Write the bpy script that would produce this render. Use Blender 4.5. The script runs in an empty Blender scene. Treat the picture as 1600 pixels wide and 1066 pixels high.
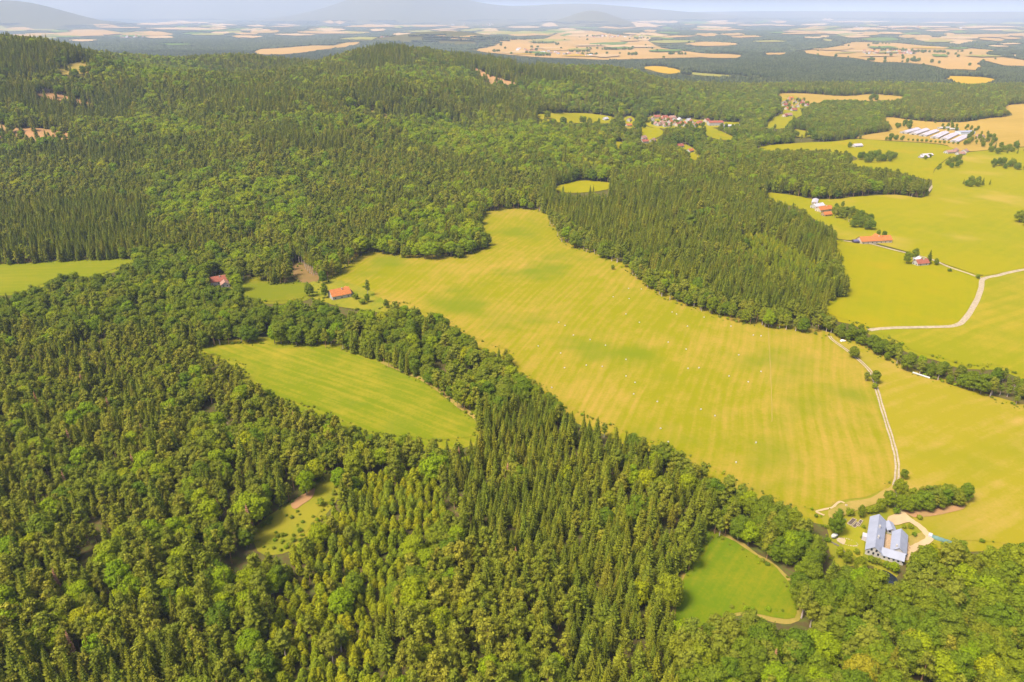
import bpy, math, random
import numpy as np
from mathutils import Vector, Matrix
from mathutils.geometry import delaunay_2d_cdt

random.seed(7)
rng = np.random.default_rng(11)
scene = bpy.context.scene
C = scene.collection

# ------------------------------------------------------------------ camera, sky, sun, exposure
F_PX = 1142.0                      # focal length in pixels of a 1600 px wide frame
CAM_H = 240.0
PITCH = math.atan((533 - 21) / F_PX)
cam_data = bpy.data.cameras.new('camera')
cam_data.sensor_width = 36.0
cam_data.lens = 36.0 * F_PX / 1600.0
cam_data.clip_start = 1.0
cam_data.clip_end = 300000.0
cam = bpy.data.objects.new('camera', cam_data)
C.objects.link(cam)
cam.location = (0, 0, CAM_H)
cam.rotation_euler = (math.pi / 2 - PITCH, 0, 0)
scene.camera = cam

SUN_ELEV = math.radians(56)
SUN_AZ = math.radians(-125)        # direction towards the sun, clockwise from +Y (behind and left of the camera)
world = bpy.data.worlds.new('World')
scene.world = world
world.use_nodes = True
wn = world.node_tree
bg = wn.nodes['Background']
sky = wn.nodes.new('ShaderNodeTexSky')
sky.sky_type = 'NISHITA'
sky.sun_disc = False
sky.sun_elevation = SUN_ELEV
sky.sun_rotation = SUN_AZ
sky.altitude = 500
sky.air_density = 0.7
sky.dust_density = 6.0
sky.ozone_density = 0.6
wn.links.new(sky.outputs[0], bg.inputs[0])
bg.inputs[1].default_value = 0.150

sun_data = bpy.data.lights.new('sun', 'SUN')
sun_data.energy = 3.2
sun_data.angle = math.radians(16)
sun_data.color = (1.0, 0.92, 0.76)
sun = bpy.data.objects.new('sun', sun_data)
C.objects.link(sun)
sd = Vector((math.sin(SUN_AZ) * math.cos(SUN_ELEV), math.cos(SUN_AZ) * math.cos(SUN_ELEV), math.sin(SUN_ELEV)))
sun.rotation_euler = sd.to_track_quat('Z', 'Y').to_euler()
sun.location = (0, 0, 600)

scene.view_settings.view_transform = 'Standard'
scene.view_settings.look = 'None'
scene.view_settings.gamma = 1.0
scene.view_settings.use_curve_mapping = False
scene.view_settings.exposure = 0.90
HAZE_D = 0.52e-4
SPOT = []
scene.render.engine = 'CYCLES'
scene.cycles.max_bounces = 5
scene.cycles.diffuse_bounces = 2
scene.cycles.glossy_bounces = 1
scene.cycles.transmission_bounces = 2
scene.cycles.volume_bounces = 1
scene.cycles.transparent_max_bounces = 4
scene.cycles.caustics_reflective = False
scene.cycles.caustics_refractive = False

# ------------------------------------------------------------------ helpers
def tag(o, label=None, cat=None, group=None, kind=None):
    if label: o['label'] = label
    if cat: o['category'] = cat
    if group: o['group'] = group
    if kind: o['kind'] = kind
    return o

def smooth(e0, e1, x):
    t = np.clip((np.asarray(x, float) - e0) / (e1 - e0), 0, 1)
    return t * t * (3 - 2 * t)

CT, ST = math.cos(PITCH), math.sin(PITCH)
def proj(x, y, z):
    """world -> photo pixel (1600 x 1066) and depth"""
    dz = z - CAM_H
    d = y * CT - dz * ST
    u = y * ST + dz * CT
    d = np.maximum(d, 1e-3)
    return 800 + F_PX * x / d, 533 - F_PX * u / d, d

def ray(px, py):
    a = (np.asarray(px, float) - 800) / F_PX
    b = (533 - np.asarray(py, float)) / F_PX
    return a, CT + b * ST, -ST + b * CT

# the lie of the land -------------------------------------------------
RIDGE_Y = 2350.0
_rpx = np.array([-700, -300, 0, 60, 110, 160, 250, 350, 420, 500, 560, 610, 660, 700, 750, 800, 850, 930, 1000, 1100, 1190, 1300, 2400], float)
_rpy = np.array([92, 92, 92, 90, 87, 82, 87, 92, 97, 93, 81, 69, 70, 82, 90, 96, 99, 108, 119, 136, 152, 165, 165], float)
_ra = PITCH - np.arctan((533 - _rpy) / F_PX)
_rz = np.maximum(CAM_H - RIDGE_Y * np.tan(_ra) - 22, 0)
_rx = (_rpx - 800) / F_PX * (RIDGE_Y * CT + (CAM_H - _rz) * ST)
def gauss(x, y, cx, cy, sx, sy, h, rot=0.0):
    c, s = math.cos(rot), math.sin(rot)
    dx, dy = x - cx, y - cy
    u, v = dx * c + dy * s, -dx * s + dy * c
    return h * np.exp(-0.5 * ((u / sx) ** 2 + (v / sy) ** 2))
def at_dir(px, Y, z=0):
    return (px - 800) / F_PX * (Y * CT + (CAM_H - z) * ST)
FAR_HILLS = [  # px, distance, half width px, depth sigma, photo y of the top
    (628, 24000, 55, 2200, 1), (560, 25000, 70, 2200, 12), (705, 25000, 70, 2200, 11), (500, 32000, 90, 3000, 5), (790, 34000, 120, 3000, 13),
    (390, 33000, 130, 3000, 5), (250, 32000, 120, 3000, 6), (100, 33000, 130, 3000, 8), (-60, 33000, 150, 3000, 8),
    (30, 15000, 65, 1000, 14), (-70, 15500, 90, 1000, 11), (925, 19000, 34, 1200, 18), (880, 26000, 90, 2000, 15), (1000, 28000, 120, 2200, 18),
    (1590, 28000, 110, 2500, 21), (1150, 34000, 200, 3000, 22), (1400, 34000, 200, 3000, 23), (690, 7200, 75, 380, 49), (1745, 30000, 90, 2500, 20)]
_FH = []
for _px, _Y, _hw, _sy, _top in FAR_HILLS:
    _h = CAM_H - _Y * math.tan(PITCH - math.atan((533 - _top) / F_PX))
    _FH.append((at_dir(_px, _Y, _h), _Y, _hw / F_PX * _Y * 0.92, _sy, max(_h, 5)))
_NH = [(at_dir(-10, 1600, 150), 1600, 150, 200, 66), (at_dir(-300, 1700, 150), 1700, 260, 260, 62), (at_dir(640, 1850, 80), 1800, 170, 150, 16), (at_dir(450, 1950, 90), 1950, 150, 120, 22), (at_dir(300, 1500, 60), 1500, 420, 200, 20), (at_dir(900, 1350, 20), 1300, 500, 160, 10),
       (at_dir(1150, 690), 640, 150, 190, 7), (at_dir(1345, 1560), 1500, 300, 200, -4)]   # far left knoll, upland swells, the bulge of the big meadow
def terrain(x, y):
    x = np.asarray(x, float); y = np.asarray(y, float)
    R = np.interp(x, _rx, _rz)
    z = R * np.exp(-0.5 * ((y - RIDGE_Y) / np.where(y < RIDGE_Y, 380.0, 330.0)) ** 2)
    up = smooth(8, 60, R) * smooth(1150, 1500, y) * smooth(2750, 2300, y)
    z = z + up * (13 * np.sin(x / 95.0 + 1.3 * np.sin(y / 160.0)) * np.sin(y / 105.0 + .8 * np.sin(x / 140.0)) + 9 * np.sin(y / 66.0 + x / 170.0 + 1.0))
    # two lower wooded ridges in front of the main one
    fb = smooth(at_dir(800, 1750), at_dir(560, 1750), x); fc = smooth(at_dir(700, 1350), at_dir(430, 1350), x)
    z = z + fb * (62 + 16 * np.sin(x / 190.0 + .5)) * np.exp(-.5 * ((y - 1740 - 90 * np.sin(x / 260.0)) / 135.0) ** 2)
    z = z + fc * (34 + 10 * np.sin(x / 150.0 + 2.0)) * np.exp(-.5 * ((y - 1340 - 60 * np.sin(x / 190.0 + 1.0)) / 120.0) ** 2)
    for q in _NH: z = z + gauss(x, y, *q)
    z = z + 2.2 * np.sin(x / 173.0 + 1.0) * np.cos(y / 211.0) * smooth(150, 600, y)
    if np.max(y) > 4000:
        z = z + smooth(4000, 7000, y) * 14 * np.sin(x / 1900.0 + 0.6) * np.sin(y / 1500.0 + 1.7)
        for q in _FH: z = z + gauss(x, y, *q)
    return z

_TS = np.concatenate([np.geomspace(180, 3600, 240), np.geomspace(3700, 60000, 60)])
def unproj(px, py, flat=False, zoff=0.0):
    """photo pixels -> points on the terrain"""
    px = np.atleast_1d(np.asarray(px, float)); py = np.atleast_1d(np.asarray(py, float))
    dx, dy, dz = ray(px, py)
    dz = np.minimum(dz, -0.0022 * dy)
    t_flat = (zoff - CAM_H) / dz
    if flat:
        t = t_flat
        for _ in range(6):
            z = np.minimum(terrain(dx * t, dy * t), 25)
            t = (z + zoff - CAM_H) / dz
        return np.stack([dx * t, dy * t, terrain(dx * t, dy * t)], 1)
    ts = _TS if py.min() < 150 else _TS[:240]
    T = ts[None, :]
    below = (CAM_H + dz[:, None] * T) < terrain(dx[:, None] * T, dy[:, None] * T) + zoff
    done = below.any(1); k = np.maximum(below.argmax(1), 1)
    lo = ts[k - 1].copy(); hi = ts[k].copy()
    for _ in range(24):
        m = 0.5 * (lo + hi)
        bl = (CAM_H + dz * m) < terrain(dx * m, dy * m) + zoff
        hi = np.where(bl, m, hi); lo = np.where(bl, lo, m)
    t = np.where(done, hi, t_flat)
    return np.stack([dx * t, dy * t, terrain(dx * t, dy * t)], 1)

# raster of what is open ground in the photo (authoring aid for planting)
MX, MY, MW, MH = 260, 40, 2120, 1300
def blank(v=0): return np.full((MH, MW), v, np.int16)
def poly_mask(poly):
    P = np.asarray(poly, float) + (MX, MY)
    x0, y0 = np.floor(P.min(0)).astype(int); x1, y1 = np.ceil(P.max(0)).astype(int)
    x0, y0 = max(x0, 0), max(y0, 0); x1, y1 = min(x1, MW - 1), min(y1, MH - 1)
    if x1 <= x0 or y1 <= y0: return None
    gx, gy = np.meshgrid(np.arange(x0, x1 + 1) + .0, np.arange(y0, y1 + 1) + .0)
    ins = np.zeros(gx.shape, bool)
    n = len(P)
    for i in range(n):
        ax, ay = P[i]; bx, by = P[(i + 1) % n]
        if ay == by: continue
        c = (ay > gy) != (by > gy)
        ins ^= c & (gx < (bx - ax) * (gy - ay) / (by - ay) + ax)
    return x0, y0, x1, y1, ins
def fill(mask, poly, v):
    r = poly_mask(poly)
    if r is None: return
    x0, y0, x1, y1, ins = r
    mask[y0:y1 + 1, x0:x1 + 1][ins] = v
def stroke(mask, line, w, v):
    for (ax, ay), (bx, by) in zip(line[:-1], line[1:]):
        L = math.hypot(bx - ax, by - ay) or 1
        nx, ny = -(by - ay) / L * w / 2, (bx - ax) / L * w / 2
        ex, ey = (bx - ax) / L * 2, (by - ay) / L * 2
        fill(mask, [(ax + nx - ex, ay + ny - ey), (bx + nx + ex, by + ny + ey), (bx - nx + ex, by - ny + ey), (ax - nx - ex, ay - ny - ey)], v)
def look(mask, px, py):
    ix = np.clip((px + MX + .5).astype(int), 0, MW - 1); iy = np.clip((py + MY + .5).astype(int), 0, MH - 1)
    return mask[iy, ix]
def spline(poly, closed=True, n=4):
    P = np.asarray(poly, float); m = len(P); out = []
    for i in range(m if closed else m - 1):
        if closed: p0, p1, p2, p3 = P[i - 1], P[i], P[(i + 1) % m], P[(i + 2) % m]
        else: p0, p1, p2, p3 = P[max(i - 1, 0)], P[i], P[i + 1], P[min(i + 2, m - 1)]
        for k in range(n):
            t = k / n
            out.append(0.5 * ((2 * p1) + (p2 - p0) * t + (2 * p0 - 5 * p1 + 4 * p2 - p3) * t * t + (3 * p1 - p0 - 3 * p2 + p3) * t ** 3))
    if not closed: out.append(P[-1])
    return np.array(out)

def mesh_obj(name, verts, faces, mats, parent=None, idx=None, smooth_shade=False, link=True):
    me = bpy.data.meshes.new(name)
    me.from_pydata([tuple(v) for v in verts], [], [tuple(f) for f in faces])
    for m in (mats if isinstance(mats, (list, tuple)) else [mats]): me.materials.append(m)
    if idx is not None: me.polygons.foreach_set('material_index', np.asarray(idx, np.int32))
    if smooth_shade: me.polygons.foreach_set('use_smooth', np.ones(len(me.polygons), bool))
    me.update()
    o = bpy.data.objects.new(name, me)
    if link: C.objects.link(o)
    if parent: o.parent = parent
    return o
def empty(name, loc, rz=0.0):
    o = bpy.data.objects.new(name, None)
    o.empty_display_size = 1
    C.objects.link(o); o.location = loc; o.rotation_euler = (0, 0, rz)
    return o

# ------------------------------------------------------------------ materials
def new_mat(name):
    m = bpy.data.materials.new(name); m.use_nodes = True
    nt = m.node_tree; b = nt.nodes['Principled BSDF']
    b.inputs['Roughness'].default_value = 0.85
    b.inputs['Specular IOR Level'].default_value = 0.150
    return m, nt, b
def N(nt, t, **kw):
    n = nt.nodes.new(t)
    for k, v in kw.items(): setattr(n, k, v)
    return n
def rgb(c): return (c[0], c[1], c[2], 1.0)
def mixc(nt, fac, a, b, blend='MIX'):
    n = N(nt, 'ShaderNodeMix', data_type='RGBA', blend_type=blend)
    for sock, v in ((n.inputs[0], fac), (n.inputs[6], a), (n.inputs[7], b)):
        if isinstance(v, (int, float)): sock.default_value = v
        elif isinstance(v, tuple): sock.default_value = rgb(v)
        else: nt.links.new(v, sock)
    return n.outputs[2]
def noise(nt, vec, scale, detail=3.0, rough=0.55):
    n = N(nt, 'ShaderNodeTexNoise'); n.inputs['Scale'].default_value = scale; n.inputs['Detail'].default_value = detail
    n.inputs['Roughness'].default_value = rough
    nt.links.new(vec, n.inputs['Vector'])
    return n.outputs[0]
def ramp(nt, fac, lo, hi):
    n = N(nt, 'ShaderNodeMapRange'); n.inputs[1].default_value = lo; n.inputs[2].default_value = hi
    n.interpolation_type = 'SMOOTHSTEP'
    nt.links.new(fac, n.inputs[0])
    return n.outputs[0]
def plain(name, c, rough=0.8, var=0.15, scale=1.5):
    m, nt, b = new_mat(name)
    tc = N(nt, 'ShaderNodeTexCoord')
    f = noise(nt, tc.outputs['Object'], scale, 4)
    col = mixc(nt, ramp(nt, f, .3, .7), tuple(v * (1 - var) for v in c), tuple(min(1, v * (1 + var)) for v in c))
    nt.links.new(col, b.inputs['Base Color']); b.inputs['Roughness'].default_value = rough
    return m

def foliage(name, cols, dark, leaf_var=0.35, transl=0.25, patch=0.012):
    """cols: list of base colours picked per tree; a slow noise over the ground shifts whole stands"""
    m, nt, b = new_mat(name)
    oi = N(nt, 'ShaderNodeObjectInfo'); geo = N(nt, 'ShaderNodeNewGeometry')
    cr = N(nt, 'ShaderNodeValToRGB'); cr.color_ramp.interpolation = 'LINEAR'
    els = cr.color_ramp.elements
    while len(els) < len(cols): els.new(0.5)
    for i, c in enumerate(cols):
        els[i].position = i / max(len(cols) - 1, 1); els[i].color = rgb(c)
    nt.links.new(oi.outputs['Random'], cr.inputs[0])
    f = noise(nt, oi.outputs['Location'], patch, 2)
    col = mixc(nt, ramp(nt, f, .38, .66), cr.outputs[0], dark)
    n2 = N(nt, 'ShaderNodeMix', data_type='RGBA', blend_type='MIX'); n2.inputs[0].default_value = .5
    nt.links.new(cr.outputs[0], n2.inputs[6]); nt.links.new(col, n2.inputs[7])
    hsv = N(nt, 'ShaderNodeHueSaturation')
    nt.links.new(n2.outputs[2], hsv.inputs['Color'])
    mr = N(nt, 'ShaderNodeMapRange'); mr.inputs[3].default_value = 1 - leaf_var; mr.inputs[4].default_value = 1 + leaf_var
    nt.links.new(geo.outputs['Random Per Island'], mr.inputs[0]); nt.links.new(mr.outputs[0], hsv.inputs['Value'])
    nt.links.new(hsv.outputs[0], b.inputs['Base Color'])
    b.inputs['Roughness'].default_value = 0.75
    tr = N(nt, 'ShaderNodeBsdfTranslucent'); nt.links.new(hsv.outputs[0], tr.inputs[0])
    mx = N(nt, 'ShaderNodeMixShader'); mx.inputs[0].default_value = transl
    nt.links.new(b.outputs[0], mx.inputs[1]); nt.links.new(tr.outputs[0], mx.inputs[2])
    nt.links.new(mx.outputs[0], nt.nodes['Material Output'].inputs[0])
    return m

def meadow(name, a, b_, bal=0.5, ang=0.0, amt=0.5, period=9.0, green=None, green_amt=0.0, big=0.006, warp=0.0):
    """mown grass: two tones in drifting patches, swath lines along ang, fine mottling"""
    m, nt, b = new_mat(name)
    tc = N(nt, 'ShaderNodeTexCoord'); v = tc.outputs['Object']
    mp = N(nt, 'ShaderNodeMapping'); mp.inputs['Rotation'].default_value = (0, 0, ang); nt.links.new(v, mp.inputs[0])
    lowv = mp.outputs[0]
    if warp:
        nz = N(nt, 'ShaderNodeTexNoise'); nz.inputs['Scale'].default_value = 0.005; nz.inputs['Detail'].default_value = 1
        nt.links.new(v, nz.inputs['Vector'])
        sc = N(nt, 'ShaderNodeVectorMath', operation='SCALE'); sc.inputs['Scale'].default_value = warp; nt.links.new(nz.outputs[1], sc.inputs[0])
        ad = N(nt, 'ShaderNodeVectorMath', operation='ADD'); nt.links.new(mp.outputs[0], ad.inputs[0]); nt.links.new(sc.outputs[0], ad.inputs[1])
        lowv = ad.outputs[0]
    st = N(nt, 'ShaderNodeMapping'); st.inputs['Scale'].default_value = (1, 0.035, 1); nt.links.new(lowv, st.inputs[0])
    s1 = noise(nt, st.outputs[0], 1.0 / period, 3, .6)
    s2 = noise(nt, st.outputs[0], 3.2 / period, 2, .6)
    wv = N(nt, 'ShaderNodeTexWave'); wv.inputs['Scale'].default_value = 0.31 / period * 1.0; wv.inputs['Distortion'].default_value = 1.2
    wv.inputs['Detail'].default_value = 1.0; wv.inputs['Detail Scale'].default_value = .5
    nt.links.new(lowv, wv.inputs[0])
    big_n = noise(nt, v, big, 4, .6)
    fine = noise(nt, v, .55, 5, .7)
    mid = noise(nt, v, .06, 4, .65)
    def mth(op, x, y):
        n = N(nt, 'ShaderNodeMath', operation=op)
        for s, q in ((n.inputs[0], x), (n.inputs[1], y)):
            if isinstance(q, (int, float)): s.default_value = q
            else: nt.links.new(q, s)
        return n.outputs[0]
    f = mth('ADD', mth('MULTIPLY', ramp(nt, big_n, .33, .67), .55), mth('MULTIPLY', ramp(nt, s1, .3, .7), amt * .55))
    f = mth('ADD', f, mth('MULTIPLY', mth('SUBTRACT', s2, .5), amt * 1.5))
    f = mth('ADD', f, mth('MULTIPLY', mth('SUBTRACT', wv.outputs[1], .5), amt * .45))
    f = mth('ADD', f, mth('MULTIPLY', mth('SUBTRACT', mid, .5), 1.3))
    f = mth('ADD', f, mth('MULTIPLY', mth('SUBTRACT', fine, .5), 1.2))
    f = mth('ADD', f, bal - .5 - .12)
    cl = N(nt, 'ShaderNodeClamp'); nt.links.new(f, cl.inputs[0])
    col = mixc(nt, cl.outputs[0], a, b_)
    if green:
        g = noise(nt, v, big * 1.7, 3, .5)
        col = mixc(nt, mth('MULTIPLY', ramp(nt, g, .5, .72), green_amt), col, green)
    nt.links.new(col, b.inputs['Base Color'])
    b.inputs['Roughness'].default_value = 1.0; b.inputs['Specular IOR Level'].default_value = 0.0
    return m
# ------------------------------------------------------------------ ground sheet
def grow(a, b, first, rate):
    out = [a]; s = first
    while out[-1] < b:
        out.append(out[-1] + s); s = max(first, rate * out[-1])
    return out
ys = [-600, -400, -250, -120, 0, 80, 130] + grow(160, 100000, 11, 0.0105)
xs_half = grow(0, 110000, 11, 0.017)
xs = [-v for v in xs_half[:0:-1]] + xs_half
GX, GY = np.meshgrid(np.array(xs), np.array(ys))
GZ = terrain(GX, GY)
nx, ny = len(xs), len(ys)
gv = np.stack([GX.ravel(), GY.ravel(), GZ.ravel()], 1)
ii = np.arange((ny - 1) * (nx - 1)); r_, c_ = ii // (nx - 1), ii % (nx - 1)
# leave out cells far outside any sideways view
gf = np.stack([r_ * nx + c_, r_ * nx + c_ + 1, (r_ + 1) * nx + c_ + 1, (r_ + 1) * nx + c_], 1)
keep = np.abs(GX[r_, c_]) < 1500 + 1.25 * np.abs(GY[r_, c_])
gf = gf[keep]
m, nt, b = new_mat('forest_floor')
tc = N(nt, 'ShaderNodeTexCoord'); v = tc.outputs['Object']
c1 = mixc(nt, ramp(nt, noise(nt, v, .05, 5), .35, .65), (.075, .062, .022), (.120, .085, .034))
c1 = mixc(nt, ramp(nt, noise(nt, v, .4, 4), .4, .7), c1, (.085, .105, .018))
nt.links.new(c1, b.inputs['Base Color']); b.inputs['Roughness'].default_value = 1; b.inputs['Specular IOR Level'].default_value = 0
M_FLOOR = m
used = np.unique(gf); remap = np.full(len(gv), -1); remap[used] = np.arange(len(used))
ground = mesh_obj('ground', gv[used], remap[gf], M_FLOOR, smooth_shade=True)
tag(ground, 'dark forest floor rolling away to the hazy hills', kind='structure')

def drape(name, pts, mat, kind='structure', label=None, lift=0.10, step=None):
    """a sheet over the terrain inside a world polygon"""
    P = np.asarray(pts, float)[:, :2]
    Q = []
    cy = max(abs(P[:, 1].mean()), 200)
    s = step or max(9.0, .012 * cy)
    n = len(P)
    for i in range(n):
        a, b2 = P[i], P[(i + 1) % n]
        L = np.linalg.norm(b2 - a); k = max(1, min(60, int(L / s)))
        for j in range(k): Q.append(a + (b2 - a) * j / k)
    Q = np.array(Q)
    lo, hi = Q.min(0), Q.max(0)
    sx = max(s, (hi[0] - lo[0]) / 90); sy = max(s, (hi[1] - lo[1]) / 90)
    gx, gy = np.meshgrid(np.arange(lo[0], hi[0], sx), np.arange(lo[1], hi[1], sy))
    G = np.stack([gx.ravel(), gy.ravel()], 1)
    sc = 1.0 / max(1.0, cy / 300.0)
    allp = np.concatenate([Q, G]) * sc
    vs = [Vector(p) for p in allp]
    res = delaunay_2d_cdt(vs, [], [list(range(len(Q)))], 1, 1e-4)
    vo = np.array([(p.x, p.y) for p in res[0]]) / sc
    d = np.hypot(vo[:, 0], vo[:, 1])
    z = terrain(vo[:, 0], vo[:, 1]) + lift + .00035 * d * (lift / .10)
    o = mesh_obj(name, np.c_[vo, z], res[2], mat, smooth_shade=True)
    # faces must look up
    me = o.data
    if len(me.polygons) and sum(p.normal.z for p in me.polygons) < 0: me.flip_normals()
    tag(o, label, kind=kind)
    return o
def inflate(P, r):
    P = np.asarray(P, float)[:, :2]; n = len(P)
    area = 0.5 * np.sum(P[:, 0] * np.roll(P[:, 1], -1) - np.roll(P[:, 0], -1) * P[:, 1])
    s = 1 if area > 0 else -1
    t = np.roll(P, -1, 0) - np.roll(P, 1, 0); t /= np.maximum(np.linalg.norm(t, axis=1, keepdims=True), 1e-6)
    nrm = np.stack([t[:, 1], -t[:, 0]], 1) * s
    return P + nrm * r
def rough_edge(P, amp):
    P = np.asarray(P, float)[:, :2]; out = []
    for i in range(len(P)):
        a, b2 = P[i], P[(i + 1) % len(P)]
        L = np.linalg.norm(b2 - a); k = max(1, min(8, int(L / 6)))
        for j in range(k):
            q = a + (b2 - a) * j / k
            out.append(q + amp * np.array([math.sin(q[0] * .31 + q[1] * .17) + .6 * math.sin(q[0] * .83), math.cos(q[1] * .29 - q[0] * .13) + .6 * math.sin(q[1] * .77)]) * .5)
    return np.array(out)

OPEN = blank(0)
VERGE_OPEN = blank(0)
M_VERGE = meadow('dry_verge', (.30, .215, .055), (.17, .165, .020), .45, .4, .3, 6, big=.02)
M_LITTER = meadow('needle_litter', (.215, .130, .050), (.150, .115, .030), .5, .9, .4, 3, big=.05)
M_BROWN = meadow('bare_clearing_soil', (.34, .185, .085), (.26, .175, .065), .5, .9, .4, 5, big=.03)
M_SCRUB = meadow('scrub_grass', (.22, .195, .016), (.125, .160, .010), .5, .3, .3, 6, big=.03)
M_MAIN = meadow('mown_meadow', (.195, .184, .003), (.325, .212, .038), .50, .37, .5, 6.5, green=(.128, .160, .003), green_amt=.85, big=.0065, warp=36)
M_LEFT = meadow('striped_meadow', (.140, .165, .004), (.270, .215, .018), .42, -.99, .6, 6.5, green=(.100, .148, .004), green_amt=.6, big=.012, warp=12)
M_TRI = meadow('lush_meadow', (.100, .150, .004), (.205, .180, .008), .46, .6, .3, 5, big=.02, warp=10)
M_FARLEFT = meadow('fresh_meadow', (.150, .165, .006), (.215, .190, .012), .35, 1.5, .55, 9, big=.01)
M_SMALL = meadow('garden_meadow', (.135, .150, .007), (.205, .170, .012), .4, 1.4, .3, 6, big=.02)
M_RIGHT = meadow('dry_meadow', (.240, .200, .010), (.350, .228, .055), .50, 1.1, .45, 10, green=(.180, .180, .004), green_amt=.55, big=.009, warp=30)
M_LIME = meadow('lime_meadow', (.235, .206, .002), (.185, .190, .002), .45, .5, .25, 12, green=(.285, .205, .005), green_amt=.6, big=.008)
M_UPPER = meadow('upper_pasture', (.235, .206, .004), (.180, .190, .004), .45, .9, .30, 14, green=(.330, .232, .040), green_amt=.75, big=.0055, warp=30)
M_TENR = meadow('valley_meadow', (.195, .190, .004), (.300, .220, .020), .42, 1.0, .45, 12, green=(.165, .180, .003), green_amt=.6, big=.008, warp=20)
M_GRAIN = meadow('ripe_grain', (.345, .225, .050), (.265, .180, .030), .5, 1.2, .3, 20, big=.003)
M_STRAW = meadow('far_straw_field', (.37, .225, .075), (.26, .175, .050), .45, .8, .25, 60, big=.0009)
M_PALE = meadow('far_pale_stubble', (.42, .285, .14), (.32, .215, .09), .45, .8, .25, 80, big=.0006)
M_FARGREEN = meadow('far_green_crop', (0.091, 0.142, 0.021), (0.125, 0.160, 0.024), .45, .8, .25, 60, big=.001)
M_FARMIX = meadow('far_pasture', (0.217, 0.205, 0.041), (0.285, 0.228, 0.055), .45, .8, .25, 60, big=.001)
M_GOLD = meadow('golden_field', (0.388, 0.239, 0.017), (0.342, 0.228, 0.021), .45, .8, .25, 40, big=.002)

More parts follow.
